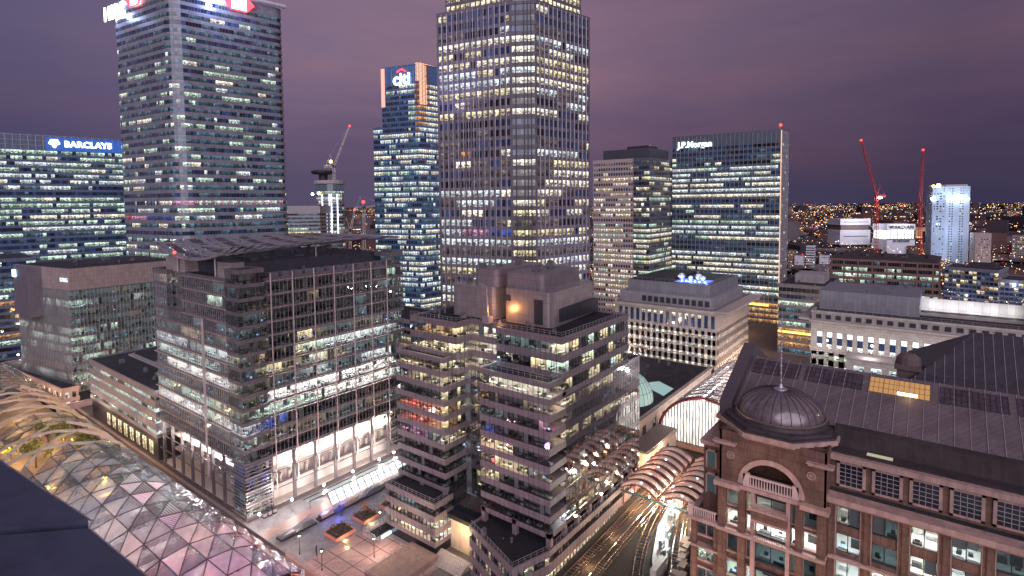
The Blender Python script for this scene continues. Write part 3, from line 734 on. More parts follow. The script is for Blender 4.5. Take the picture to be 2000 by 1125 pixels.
b=MB(); b.bar((150,317.5,210.2),(186.5,312.4,210.2),1.1,0,8); b.build('roof_rail',wall('rail_white',(.55,.5,.52),.5,.1,.5),hs_)
lamp('sign_glow',(114,377,203),14000,(.45,.55,1),1.5,parent=hs_); lamp('sign_glow',(147,309,205),16000,(.45,.55,1),1.5,parent=hs_)

# ================================================================== Barclays
bgl=wall('blue_grey_frame',(.12,.14,.21),.45,.2,.3,metal=.3)
ba=thing('office_tower',(62,539,0),'broad glass tower at the left edge with glowing blue eagle sign at its top','tower')
BP=[(60,538.5),(170,515),(178,565),(70,590)]
bp=Lights(61,.55,.35,'ggwc','ddd','td',.4,run=(1,5),full=.85,half=.55)
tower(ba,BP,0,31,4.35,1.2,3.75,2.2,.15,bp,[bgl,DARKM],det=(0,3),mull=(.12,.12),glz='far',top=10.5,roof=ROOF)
b=MB()
for i in range(28):
    t=i/27; p,_=frame2(BP[0],BP[1],t,.15); b.bar((p[0],p[1],135),(p[0],p[1],145.5),.14)
for z in (138,141.5,145.3):
    p,_=frame2(BP[0],BP[1],0,.15); q_,_=frame2(BP[0],BP[1],1,.15); b.bar((p[0],p[1],z),(q_[0],q_[1],z),.12)
b.build('crown_frame',STEEL,ba)
p,d1=frame2(BP[0],BP[1],.755,.6); text(ba,'sign_letters','BARCLAYS',6.0,(p[0],p[1],139.6),d1,glow_m('sign_blue_white',(.75,.88,1),3.2),.3,.25,1.02)
b=MB(); p,_=frame2(BP[0],BP[1],.575,.8)
for u,v,r in ((0,0,2.1),(-1.3,1.6,1.5),(1.3,1.6,1.5),(-2.2,.4,1.2),(2.2,.4,1.2),(0,-2.2,1.1),(0,2.3,.9)): b.ball((p[0]+d1[0]*u,p[1]+d1[1]*u,139.8+v),r,0,8,5)
b.build('eagle_emblem',glow_m('sign_blue_white',(.75,.88,1),3.2),ba)
b=MB(); a1,_=frame2(BP[0],BP[1],.53,.25); a2,_=frame2(BP[0],BP[1],.985,.25)
b.q([(a1[0],a1[1],134.5),(a2[0],a2[1],134.5),(a2[0],a2[1],144.5),(a1[0],a1[1],144.5)]); b.build('sign_backing',glow_m('sign_blue_back',(.02,.16,.75),.42),ba)
# lower attached wing, far left
lb2=thing('office_building',(40,470,0),'dark office slab with lit floors at the far left edge, beyond the timber-roofed pavilion','office building')
tower(lb2,[(50,452),(92,444),(96,500),(50,505)],0,15,4.0,1.0,3.4,2.2,.15,Lights(63,.45,.4,'ggoy','dde','td',.4),[bgl,DARKM],det=(0,3),mull=(.14,.1),top=1,roof=ROOF)

# ================================================================== KPMG
brn=wall('taupe_panel',(.34,.26,.25),.5,.1,.3,brick=(1.5,2,0)); dpur=wall('dusk_panel',(.17,.14,.17),.5,.1,.3,brick=(1.5,2,0))
kp=thing('office_building',(77,316,0),'glass office block with close vertical fins under a plain taupe windowless top storey','office building')
kpk=Lights(71,.12,.45,'gtgt','dde','ttm',.7,run=(1,4),half=.4)
KP=[(77,316),(122,318),(124,362),(70,365),(74,342)]
KP=[(77,316),(122,318),(124,366),(68,367)]
tower(kp,KP,6,11,4.35,.7,3.9,1.5,.2,kpk,[MULL,STEEL],det=(0,3),mull=(.12,.55),room=3.5,glz='far',top=0)
b=MB(); b.prism(inset(KP,-.5),53.8,64,0); b.build('top_storey',brn,kp)
b=MB(); b.box((67.0,340,40),(74.2,367.8,63.8)); b.build('corner_volume',dpur,kp)
b=MB(); b.prism(inset(KP,.4),64,64.1); b.box((85,326,64),(118,360,64.4)); b.build('roof',ROOF,kp)
b=MB(); b.prism(inset(KP,-.2),0,6.1); b.build('base',WS['far']['m'],kp)
p,d1=frame2((68,367),(77,316),.93,.75); text(kp,'sign_letters','KPMG',2.6,(p[0],p[1],58.6),d1,glow_m('sign_faint',(.8,.85,1),.9),.1,.05)
b=MB(); b.box((66.2,362,58),(67.2,366,61.5)); b.build('lit_panel',glow_m('blue_white_panel',(.55,.8,1),3),kp)
lamp('foot_lamp',(74.6,326,8),800,(.8,.85,1),.4,parent=kp)
# low terracotta podium along the quay in front of it
q_=thing('retail_building',(66,318,0),'low pinkish stone shop block lit from its foot, under the finned glass block','shop building')
tower(q_,[(71,312),(77.5,312),(72,392),(64,392)],0,2,4.5,.8,3.6,3.2,.4,lambda k,e,i:'c' if i%2==0 else 'm',[wall('pink_stone',(.50,.33,.29),.7,.12,.4,brick=(1.2,.6,1)),MULL],det=(0,3),mull=(.9,.05),top=.8,roof=ROOF)
for y in (320,335,350,366,382): lamp('quay_lamp',(66.6-(y-320)*.09,y,6.5),900,(1,.72,.55),.3,parent=q_)
# ================================================================== retail podium between the two
mesh_=wall('woven_grey_cladding',(.22,.19,.215),.55,.15,.4,brick=(1.4,.7,0))
pd=thing('retail_building',(77,222,0),'low grey-clad shop block with thin lit window strips and cream display windows at its foot','shop building')
pdk=Lights(81,1,0,'g','ge','t',.2,fixed={0:.35,1:.92,2:.8,3:0.,4:.85},run=(1,4))
def pPd(k,e,i): 
    if k==2 and 8<i<14: return 'r' if i%2 else 'g'
    return pdk(k,e,i)
tower(pd,[(77,222.2),(120,222.2),(120,295),(77,295)],8.2,4,4.1,1.5,2.75,1.5,.15,pPd,[mesh_,MULL],det=(3,),mull=(.06,.05),room=4.0,glz='near',top=.6,roof=ROOF)
b=MB(); b.box((77.4,222.4,0),(119,294.6,8.2)); b.build('base',DARKM,pd)
for i in range(8):
    y=226+i*6.4
    b=MB(); b.q([(77.15,y+4.2,1.2),(77.15,y,1.2),(77.15,y,6.2),(77.15,y+4.2,6.2)],0,[(i*3,.01),(i*3+2.9,.01),(i*3+2.9,.95),(i*3,.95)]); o_=b.build('display_window',lit('display_cream',(1,.80,.48),1.25,True,.8),pd)
    b=MB(); b.box((77.0,y+2.0,1.2),(77.12,y+2.15,6.2)); b.box((77.0,y-.15,1.1),(77.2,y,6.3)); b.box((77.0,y+4.2,1.1),(77.2,y+4.35,6.3)); b.build('window_frame',DARKM,o_)
b=MB(); b.box((90,232,25.0),(112,236,25.9)); b.box((90,236,25.0),(92,288,25.9)); b.build('roof_kerb',CONC,pd)
# ================================================================== Citi
ci=thing('office_tower',(304,324,0),'slim blue glass tower with a red arc over white letters on its crown','tower')
CP=[(304,324),(322,322),(330,352),(295,358)]
cf=wall('blue_frame',(.13,.24,.44),.4,.2,.3,metal=.4)
cp_=Lights(91,.68,.27,'gwwc','ddd','tdt',.35,run=(1,5),full=.85)
def pC(k,e,i):
    if k>=35 and e==3 and i>14: return 'o'
    if k>=35 and e==3 and k<42 and i<12: return 'd' if (i*3+k)%5 else 't'
    if k>=36 and e==0: return 'o' if i<3 else 'c'
    return cp_(k,e,i)
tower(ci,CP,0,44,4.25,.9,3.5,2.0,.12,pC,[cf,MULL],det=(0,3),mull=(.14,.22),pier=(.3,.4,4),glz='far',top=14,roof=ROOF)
b=MB()
for i in range(8):
    t=i/7; p,_=frame2(CP[3],CP[0],t,.15); b.bar((p[0],p[1],186),(p[0],p[1],201),.2)
for z in (188,192.5,197,200.8):
    p,_=frame2(CP[3],CP[0],0,.15); q2,_=frame2(CP[3],CP[0],1,.15); b.bar((p[0],p[1],z),(q2[0],q2[1],z),.16)
    p,_=frame2(CP[0],CP[1],0,.15); q2,_=frame2(CP[0],CP[1],1,.15); b.bar((p[0],p[1],z),(q2[0],q2[1],z),.16)
b.build('crown_frame',cf,ci)
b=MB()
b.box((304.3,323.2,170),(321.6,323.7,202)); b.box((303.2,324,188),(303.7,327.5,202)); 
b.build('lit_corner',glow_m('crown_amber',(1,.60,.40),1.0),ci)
b=MB()
for i in range(34): z=169+i*1.0; b.box((304.0,322.9,z),(321.8,323.1,z+.32)); b.box((302.9,323.6,z),(303.1,327.7,z+.32))
for x in (306.5,309.5,313,316.5,319.5): b.box((x,322.8,169),(x+.3,323.05,202.3))
b.build('corner_grille',wall('copper_grille',(.35,.12,.09),.5,.2,.5),ci)
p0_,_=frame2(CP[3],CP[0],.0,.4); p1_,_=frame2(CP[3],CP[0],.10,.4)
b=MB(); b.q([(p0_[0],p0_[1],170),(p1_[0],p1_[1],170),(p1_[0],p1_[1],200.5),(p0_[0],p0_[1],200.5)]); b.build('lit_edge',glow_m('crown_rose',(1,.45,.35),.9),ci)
p,d1=frame2(CP[3],CP[0],.56,.9); text(ci,'sign_letters','citi',13.5,(p[0],p[1],190.5),d1,glow_m('sign_white_soft',(.9,.95,1),2.2),.3,.22)
b=MB(); N=10
for i in range(N):
    a0=R(35+110*i/N);a1=R(35+110*(i+1)/N); r=4.6
    b.bar((p[0]+d1[0]*(r*math.cos(a0)),p[1]+d1[1]*(r*math.cos(a0)),193.4+r*math.sin(a0)),(p[0]+d1[0]*(r*math.cos(a1)),p[1]+d1[1]*(r*math.cos(a1)),193.4+r*math.sin(a1)),.55,0,6)
b.build('red_arc',sgr,ci)
CP2=[(299,357.6),(292,358.8),(294,368),(301,366)][::-1]
tower(ci,[(292.5,366.5),(295,357.9),(303,357),(302,368)],0,36,4.25,.9,3.5,2.0,.12,cp_,[cf,MULL],det=(0,),mull=(.14,.22),glz='far',top=1,roof=ROOF,wname='wing_window_band')
# ================================================================== JPM
jp=thing('office_tower',(443,93,0),'dark finned glass slab tower with small white name letters and red corner lamp','tower')
JP=[(443,93),(465,91.5),(461,172),(439,173)]
jm=wall('jp_dark',(.10,.12,.15),.4,.2,.3,metal=.3)
jk=Lights(101,.62,.3,'cgcw','dde','td',.3,fixed={32:.0,31:.0,30:.45,29:.6,28:.8,27:.55,14:.1,13:.1,6:.7,5:.5,3:.15,4:.3},run=(2,10),full=.93,half=.45)
def pJ(k,e,i):
    if e==0: return 'd' if (i+k*3)%11 else 'c'
    if k<=3: return 'o' if k!=2 or i%3 else 'y'
    return jk(k,e,i)
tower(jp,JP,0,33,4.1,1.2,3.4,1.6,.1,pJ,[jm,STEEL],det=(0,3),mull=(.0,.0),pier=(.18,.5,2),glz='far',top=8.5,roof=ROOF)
p,d1=frame2(JP[3],JP[0],.225,.9); text(jp,'sign_letters','J.P.Morgan',6.6,(p[0],p[1],137.2),d1,glow_m('sign_white_soft',(.9,.95,1),2.2),.25,.12,1.0,sx=.95)
b=MB(); b.bar((442.6,92.6,0),(442.6,92.6,143.6),.35,0,6); b.build('lit_corner_strip',glow_m('corner_strip',(1,.6,.42),.8),jp)

b=MB(); b.bar((442.7,170,14.6),(440,99,14.6),.7,0,6); b.build('orange_light_line',glow_m('orange_line',(1,.5,.08),3),jp)
b=MB(); b.bar((443.6,94,143),(443.6,94,146.4),.2); b.build('lamp_mast',STEEL,jp)
red=glow_m('red_beacon',(1,.03,.025),5)
def beacon(par,p,r=1.0,pw=0):
    k=MB(); k.ball(p,r,0,8,6); k.build('red_beacon',red,par)
    if pw: lamp('beacon_light',(p[0],p[1],p[2]+r+.3),pw,(1,.1,.08),.5,parent=par)
beacon(jp,(443.2,93.4,147.2),.95,1500)
# ================================================================== grid tower left of it
bk=thing('office_tower',(397,187,0),'pinkish stone grid tower with small square windows and a dark glass corner bay','tower')
gst=wall('pink_grid_stone',(.42,.32,.30),.6,.12,.3)
kk=Lights(111,.45,.35,'cgyc','ddee','md',.35,fixed={24:.1,17:1,16:1,13:1},run=(1,6),full=.93)
kk=Lights(111,.5,.35,'cgyc','ddee','md',.35,fixed={30:.15,29:.3,17:1,16:1,12:1,24:.4},run=(1,6),full=.93)
tower(bk,[(397,187),(440,189),(440,221),(396,222)],0,31,4.0,1.0,3.1,2.15,.35,kk,[gst,MULL],det=(3,),mull=(.55,.05),ind=True,top=1.2,roof=ROOF)
tower(bk,[(396.5,174),(441,174),(441,187),(396.5,187)],0,31,4.0,1.1,3.4,2.2,.12,kk,[wall('grey_frame',(.13,.13,.15),.4,.2,.3,metal=.3),MULL],det=(0,3),mull=(.12,.1),glz='far',top=1.2,roof=ROOF,wname='corner_window_band')
b=MB(); b.box((402,176,125),(438,216,133.5)); b.build('louvred_cap',wall('cap_dark',(.07,.07,.085),.6,.2,.4,brick=(50,.8,0)),bk)
b=MB(); b.box((412,182,133.5),(430,200,136.5)); b.build('lift_housing',DARKM,bk)
beacon(bk,(425,186,137.2),.5)

# ================================================================== S1: stone office block
sto=wall('warm_limestone',(.46,.38,.34),.75,.12,.3,brick=(2.2,1.1,1)); sto2=wall('grey_zinc_roof',(.25,.235,.265),.5,.15,.3,metal=.2,brick=(1.6,5,0))
s1=thing('office_building',(245,76,0),'pale limestone office block with tall slot windows and blue-lit dishes on its grey attic','office building')
S1P=[(245,76),(297,76),(297,125),(245,125)]
def ps1(k,e,i):
    r=random.Random(k*77+i*13+e)
    if k==8: return 'w' if (3<i<13 and r.random()<.7) else 'd'
    if k==7: return 'c' if i<9 else 'd'
    if e==0: return r.choice('dddce')
    return 'c' if r.random()<.85 else 'd'
# lower floors: pairs of slots; plain bay to the right
S1L=Lights(7,1,0,'cgcw','d','d',.1,full=.9)
tower(s1,S1P,0,8,4.3,.9,2.75,2.9,.35,lambda k,e,i:('c' if e==3 and random.Random(k*31+i*7).random()<.82 else ('w' if e==3 else ps1(k,e,i))) if k else 'd',[sto,MULL],det=(0,3),mull=(1.45,.02),ind=True,top=.2)
b=MB()
for i in range(5):
    y=124-3.2-i*6.6
    for dy in (0,2.2):
        b.box((244.6,y-dy-1.3,3),(244.95,y-dy-.1,28))
# tall slot windows storey pair + attic
b=MB(); b.prism(S1P,34.62,43,0); b.build('upper_wall',sto,s1)
for i in range(16):
    y=122.6-i*2.95; w_=MB(); li=3<i<14 and i!=8
    w_.box((244.75,y-1.5,36),(244.9,y,41.6)); w_.build('window',WS['far']['d'],s1)
    if li:
        w_=MB(); w_.q([(244.7,y,40.1),(244.7,y-1.5,40.1),(244.7,y-1.5,41.6),(244.7,y,41.6)],0,[(i,.1),(i+.9,.1),(i+.9,.9),(i,.9)]); w_.build('lit_pane',WS['far']['c'],s1)
b=MB(); b.box((244.2,75.3,42.6),(297.6,125.6,43.7)); b.box((243.0,70.5,43.7),(300,76,44.4)); b.box((244.5,76,43.7),(297,125.3,44.0))
for i in range(26): b.box((244+i*2.1,70.6,43.2),(244.5+i*2.1,76,43.7))
b.build('cornice',sto,s1)
b=MB(); b.box((247.5,78.5,44),(295,123,49)); b.build('attic_wall',wall('attic_grey',(.30,.27,.29),.6,.12,.3,brick=(2,2.4,0)),s1)
for i in range(11):
    y=112-i*3; w_=MB(); w_.box((247.3,y-2,45),(247.48,y,47.6)); w_.build('attic_window',DARKM,s1)
b=MB(); b.box((249,80.5,49),(293,120,54.6)); b.build('plant_screen',sto2,s1)
b=MB(); b.box((249.6,81,54.6),(292.4,119.5,54.75)); 
for i in range(20): b.box((250+i*2,100,54.75),(251+i*2,118,55.6))
b.build('roof_grille',DARKM,s1)
deck_glow=glow_m('deck_blue_glow',(.10,.22,1),1.3)
b=MB(); b.box((251,83,54.8),(262,97,55.1)); b.build('blue_glow_deck',deck_glow,s1)  # blue light on the deck is put into its surface as emission
for x,y,r in ((256,96,1.9),(258,88.5,1.9),(254,91,1.0),(255,85.5,1.2)):
    k=MB(); k.lathe((x,y),[(0,55.6),(r*.6,55.9),(r,57.2)],14); k.ball((x,y,57),r*.8,0,10,6); k.bar((x,y,54.8),(x,y,55.8),.2); k.build('satellite_dish',wall('dish_white',(.7,.72,.8),.4,.05,1),s1)
for p in ((253,95,56.4),(253,90,56),(252,86,56.2),(252,83,56)): lamp('dish_lamp',p,420,(.45,.55,1),.25,parent=s1)
b=MB(); 
for y in (94,92,90.5,88,86,83.5): b.ball((251.5,y,55.5),.3,0,6,4)
b.build('blue_white_bulb',glow_m('bulb_bluewhite',(.7,.8,1),9),s1)
railing(s1,[(249.3,119.6),(249.3,81),(292,81)],54.8,1.2,2.2,STEEL)
for y in (80,90,100,110,120): lamp('facade_uplight',(236,y,16),6500,(1,.80,.62),.5,parent=s1)
for x in (252,268,284): lamp('facade_uplight',(x,69,14),6500,(1,.74,.55),.5,parent=s1)
# ================================================================== S2
s2=thing('office_building',(256,41,0),'long pale stone block with a row of tall bright windows under its cornice','office building')
S2P=[(256,-75),(300,-75),(300,41),(256,41)]
tower(s2,S2P,0,7,4.3,1.1,2.9,3.55,.35,lambda k,e,i:random.Random(k*7+i*31).choice('gwgdt') if k else 'd',[wall('grey_stone',(.40,.35,.32),.7,.12,.3,brick=(2.2,1.1,1)),MULL],det=(3,),mull=(1.9,.02),ind=True,top=0)
gs=MT['grey_stone']
b=MB(); b.prism(S2P,30.1,42.2,0); b.build('upper_wall',gs,s2)
for i in range(32):
    y=38.6-i*3.55; 
    w_=MB(); w_.box((255.75,y-1.8,31.6),(255.9,y,38.4)); o_=w_.build('window',WS['far']['d'],s2)
    w_=MB(); w_.q([(255.7,y,36.4),(255.7,y-1.8,36.4),(255.7,y-1.8,38.4),(255.7,y,38.4)]); w_.build('lit_pane',glow_m('shopfront_white',(1,.98,.95),1.25),s2)
    w_=MB(); w_.q([(255.7,y,31.7),(255.7,y-1.8,31.7),(255.7,y-1.8,33.4),(255.7,y,33.4)],0,[(i*2,.3),(i*2+1.8,.3),(i*2+1.8,.8),(i*2,.8)]); w_.build('lit_pane',lit('shopfront_lower',(1,.98,.95),1.5,True,.7),s2)
b=MB(); b.box((255.2,-75,42.2),(300.5,41.6,43.0)); b.box((254.8,41.6,43.0),(300,45.5,43.6)); b.box((257,-75,43),(300,41,46.0)); b.box((256.6,-75,46),(299,41.2,46.7))
for i in range(22): b.box((256+i*2,41.6,42.5),(256.5+i*2,45.5,43.0))
b.build('cornice',gs,s2)
for i in range(32):
    y=39.3-i*3.5; w_=MB(); w_.box((256.75,y-1.9,43.6),(256.9,y,45.3)); w_.build('attic_window',DARKM,s2)
b=MB(); b.box((258,-74,46.7),(299,39.5,46.9)); b.build('roof',ROOF,s2)
b=MB(); b.box((262,5,46.8),(292,39,54.5)); b.build('plant_screen',sto2,s2)
b=MB(); b.box((264,-70,46.8),(292,-27,56)); b.build('plant_screen',sto2,s2)
b=MB(); b.box((280,-27,47),(281,5,52)); b.build('lit_screen_wall',wall('white_screen_wall',(.75,.73,.72),.6,.1,.3,brick=(2.4,6,0)),s2)
railing(s2,[(257.2,40.6),(257.2,-74)],46.7,1.2,3,STEEL); railing(s2,[(280.4,5),(280.4,-27)],52,1.2,3,STEEL)
b=MB(); b.box((268,-27,46.9),(269,5,47.9)); b.build('roof_kerb',gs,s2)
for y in (1,-5,-11,-17,-23): lamp('plant_light',(276.5,y,49),300,(1,.97,.93),.4,parent=s2)
# lower front wing of S2
b=thing('office_building',(244,28,0),'low pale stone wing with three wide blue-white windows, in front of the long stone block','office building')
k=MB(); k.box((246,-20,0),(255.9,27,31)); k.build('wall',gs,b)
for i in range(5):
    w_=MB(); y=24.5-i*5.6; w_.q([(245.9,y,26.6),(245.9,y-3.4,26.6),(245.9,y-3.4,28.7),(245.9,y,28.7)],0,[(i,.1),(i+.9,.1),(i+.9,.9),(i,.9)]); w_.build('window',WS['far']['w'],b)
k=MB(); k.box((245.7,-20,31),(256,27.3,31.4)); k.build('coping',CONC,b)
for y in (36,20,4,-12,-28,-44): lamp('facade_uplight',(249,y,33.5),1000,(1,.93,.86),.5,parent=s2)
# ================================================================== brown block behind
br=wall('brick_brown',(.20,.115,.10),.8,.2,.3,brick=(1,.5,1))
bb=thing('office_building',(420,0,0),'brown brick block with wide lit window bands and sloping dark roof edges','office building')
BB=[(422,-1),(470,-2),(470,58),(420,57)]
bbk=Lights(131,1,0,'g','d','t',.2,fixed={12:.0,11:.55,10:.97,9:.45,8:.2})
tower(bb,BB,2,13,3.95,.9,3.1,1.3,.5,lambda k,e,i:(bbk(k,e,i) if i%9 else 'e').replace('d','e'),[br,MULL],det=(3,),mull=(.08,.05),pier=(.9,.15,6),glz='far',top=.6)
b=MB(); zt=54
b.q([(421,-.5,zt),(421,56.6,zt),(431,52,zt+1.6),(431,5,zt+1.6)][::-1]); b.q([(421,-.5,zt),(431,5,zt+1.6),(462,5,zt+1.6),(470,-2,zt)][::-1]); b.q([(431,5,zt+1.2),(462,5,zt+1.2),(462,52,zt+1.2),(431,52,zt+1.2)]); b.q([(421,56.6,zt),(470,57,zt),(462,52,zt+1.6),(431,52,zt+1.6)][::-1])
for y in (16,28,40): b.box((431,y,zt+1.2),(462,y+1,zt+2.4))
b.box((431,5,zt+1.0),(462,6,zt+2.4)); b.box((431,51,zt+1.0),(462,52,zt+2.4)); b.box((431,5,zt+1.0),(432,52,zt+2.4))
b.build('roof',wall('roof_brown',(.05,.035,.04),.8,.3,.3),bb)
# low glazed blocks between slab tower and S2
lg=thing('office_building',(352,50,0),'low glazed block with grey roof and orange-lit base beside the finned slab tower','office building')
tower(lg,[(362,50),(410,50),(410,76),(362,76)],0,10,4.1,1.0,3.4,2.2,.2,Lights(141,.3,.4,'gg','dee','td',.4,fixed={3:'o',4:.3,2:'o',1:'o'}),[wall('taupe_frame',(.17,.14,.14),.5,.2,.3),MULL],det=(0,3),mull=(.1,.05),glz='far',top=1,roof=ROOF)
b=MB(); b.box((378,54,42),(398,70,47)); b.build('plant_room',CONC,lg)
b=MB(); b.bar((361.6,75.6,13.6),(361.6,50.4,13.6),.6,0,6); b.build('orange_light_line',MT['orange_line'],lg)

lamp('orange_street_light',(352,90,8),4500,(1,.45,.12),.8); lamp('orange_street_light',(400,110,8),5000,(1,.5,.15),.8); lamp('station_white_light',(320,62,10),9000,(.9,1,.95),.8)
# ================================================================== station arch
glz_m=bpy.data.materials.new('station_glass'); glz_m.use_nodes=True; b_=glz_m.node_tree.nodes['Principled BSDF']
b_.inputs['Base Color'].default_value=(.30,.31,.38,1); b_.inputs['Roughness'].default_value=.15; b_.inputs['Alpha'].default_value=.6
stn=thing('railway_station',(184,61,7),'arched glass train hall with dark red rim, brilliantly lit inside','station')
CX,RX,ZB,ZA=60.5,16.5,10.5,14.5
def ar(t,r=1): return (CX+RX*r*math.cos(t), ZB+ZA*r*math.sin(t))
NA=24
red_m=wall('oxide_red_steel',(.20,.04,.045),.4,.15,.5,metal=.2)
v_=MB(); rib=MB()
for j in range(NA):
    t0,t1=math.pi*j/NA,math.pi*(j+1)/NA; (y0,z0),(y1,z1)=ar(t0),ar(t1)
    v_.q([(186,y0,z0),(244,y0,z0),(244,y1,z1),(186,y1,z1)])
    (a0,b0),(a1,b1)=ar(t0,1.03),ar(t1,1.03)
    for i in range(13): rib.bar((187+i*4.7,a0,b0),(187+i*4.7,a1,b1),.26,0,4)
    if j%2==0: rib.bar((186,a0,b0),(244,a0,b0),.14)
    elif j%4==1:
        for i in range(12): rib.bar((187+i*4.7,a0,b0),(187+(i+1)*4.7,a1,b1),.1)
v_.build('glass_vault',glz_m,stn); rib.build('vault_rib',wall('rib_grey',(.20,.17,.20),.4,.1,.5,metal=.4),stn)
rm_=MB()
for j in range(NA):
    t0,t1=math.pi*j/NA,math.pi*(j+1)/NA
    for (ra,rb_) in ((1.0,1.0),):
        rm_.bar((185.4,*ar(t0,1.015)),(185.4,*ar(t1,1.015)),.5,0,8)
rm_.build('arch_rim',red_m,stn)
fw_=MB(); 
for j in range(NA):
    t0,t1=math.pi*j/NA,math.pi*(j+1)/NA; (y0,z0),(y1,z1)=ar(t0,.98),ar(t1,.98)
    fw_.q([(186,y0,8),(186,y0,z0),(186,y1,z1),(186,y1,8)],0,[(y0*1.7,.62),(y0*1.7,.62+(z0-8)*.016),(y1*1.7,.62+(z1-8)*.016),(y1*1.7,.62)])
hallm=lit('station_hall_white',(1,.93,.86),1.35,True,.7)
fw_.build('glazed_end',hallm,stn)
mu_=MB()
for i in range(30):
    y=CX-RX+1+i*(2*RX-2)/29; hh=math.sqrt(max(0,1-((y-CX)/RX)**2))*ZA*.98+ZB; mu_.bar((185.7,y,8),(185.7,y,hh),.14)
mu_.build('mullion',DARKM,stn)
bs=MB(); bs.box((185.2,43.5,3),(244,77.5,8)); bs.box((184.2,44,7.4),(186.4,77,8.6)); bs.build('base',wall('station_brown',(.16,.09,.08),.6,.2,.4),stn)
fl_=MB(); fl_.box((187,45,8.02),(243,76,8.1)); fl_.build('platform',wall('platform_pale',(.62,.56,.50),.4,.2,.4,brick=(1.2,1.2,0)),stn)
fl_=MB(); fl_.box((242.6,45,8.1),(243.2,76,20)); fl_.build('end_wall',wall('hall_pale_wall',(.6,.5,.44),.6,.2,.3,brick=(2,1.2,0)),stn)
for yy in (49,56.5,64.5,71.5):
    fl_=MB(); fl_.bar((188,yy,15.4),(242,yy,15.4),.28,0,6); fl_.build('tube_light',glow_m('hall_tube',(1,.96,.90),14),stn)
for yy in (52.8,61,68.2):
    fl_=MB(); fl_.box((192,yy-1.3,8.1),(240,yy+1.3,11.6)); fl_.build('train_body',wall('train_red_white',(.55,.36,.34),.35,.3,.4),stn)
    fl_=MB(); fl_.box((191.9,yy-1.1,9.6),(192.0,yy+1.1,11.2)); fl_.build('train_windscreen',DARKM,stn)
fl_=MB()
for i in range(11):
    for t_i in range(10): fl_.bar((190+i*5,*ar(math.pi*(.08+.084*t_i),.96)),(190+i*5,*ar(math.pi*(.08+.084*(t_i+1)),.96)),.3,0,4)
fl_.build('inner_rib',wall('hall_white_rib',(.7,.66,.62),.5,.1,.5),stn)
for x in (192,206,220,234):
    for y in (53,68): lamp('hall_light',(x,y,18),4500,(1,.94,.88),.8,parent=stn)
lamp('rim_lamp',(183.6,62,24.4),600,(1,1,1),.3,parent=stn)
# twin canopies
can=thing('station_canopy',(138,58,7),'pair of low scalloped red-ribbed train canopies glowing from beneath, in front of the arched hall','canopy')
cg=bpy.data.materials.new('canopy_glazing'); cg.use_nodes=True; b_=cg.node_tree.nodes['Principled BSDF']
b_.inputs['Base Color'].default_value=(.75,.6,.55,1); b_.inputs['Roughness'].default_value=.3; b_.inputs['Alpha'].default_value=.55; b_.inputs['Emission Color'].default_value=(1,.62,.48,1); b_.inputs['Emission Strength'].default_value=.22  # glow of the lamps below is partly put into the glazing as emission
cb=MB(); cs=MB(); ce=MB()
for (ya,yb) in ((58.2,68.6),(46.6,57.0)):
    for s in range(8):
        x0=138+s*3.7; x1=x0+3.7; sag=.9; cb=MB(); cs=MB()
        n_=10
        def cz(u,v):
            return 11.6+2.9*math.sin(math.pi*(.08+.84*u))+ 1.0*math.sin(math.pi*v)
        for i in range(n_):
            for j in range(3):
                u0,u1,v0,v1=i/n_,(i+1)/n_,j/3,(j+1)/3
                P=lambda u,v:(x0+(x1-x0)*v,ya+(yb-ya)*u,cz(u,v))
                tgt=cb if j==0 else cs
                tgt.q([P(u0,v0),P(u1,v0),P(u1,v1),P(u0,v1)])
            ce.bar((x0,ya+(yb-ya)*i/n_,cz(i/n_,0)+.05),(x0,ya+(yb-ya)*(i+1)/n_,cz((i+1)/n_,0)+.05),.20,0,4)
            for v in (.25,.5): ce.bar((x0+3.7*v,ya+(yb-ya)*i/n_,cz(i/n_,v)+.03),(x0+3.7*v,ya+(yb-ya)*(i+1)/n_,cz((i+1)/n_,v)+.03),.07)
        cb.build('canopy_glass',cg,can); cs.build('canopy_sheet',wall('canopy_dark_sheet',(.13,.08,.09),.5,.2,.5),can)
        for i in range(n_+1): ce.bar((x0,ya+(yb-ya)*i/n_,cz(i/n_,0)+.05),(x0+3.7*.5,ya+(yb-ya)*i/n_,cz(i/n_,.5)+.05),.05)
ce.build('canopy_rib',red_m,can)
k=MB()
for x in range(139,168,7):
    for y in (47,57.6,68.2): k.bar((x,y,7),(x,y,12.6),.22,0,8)
k.build('canopy_post',red_m,can)
k=MB(); k.bar((138,46,11.8),(138,57.6,11.6),.35,0,6); k.bar((138,57.6,11.6),(138,69,11.8),.35,0,6); k.build('end_beam',wall('teal_beam',(.08,.16,.15),.4,.1,.5),can)
for x in (141,148,155,163):
    for y in (52,63.5): lamp('canopy_light',(x,y,10.6),2600,(1,.70,.42),.4,parent=can)
bl_=MB()
for x in (140,146,152,158,164):
    for y in (50,54,61,66): bl_.ball((x,y,11.2),.22,0,6,4)
bl_.build('bulb',glow_m('bulb_warm',(1,.8,.5),30),can)
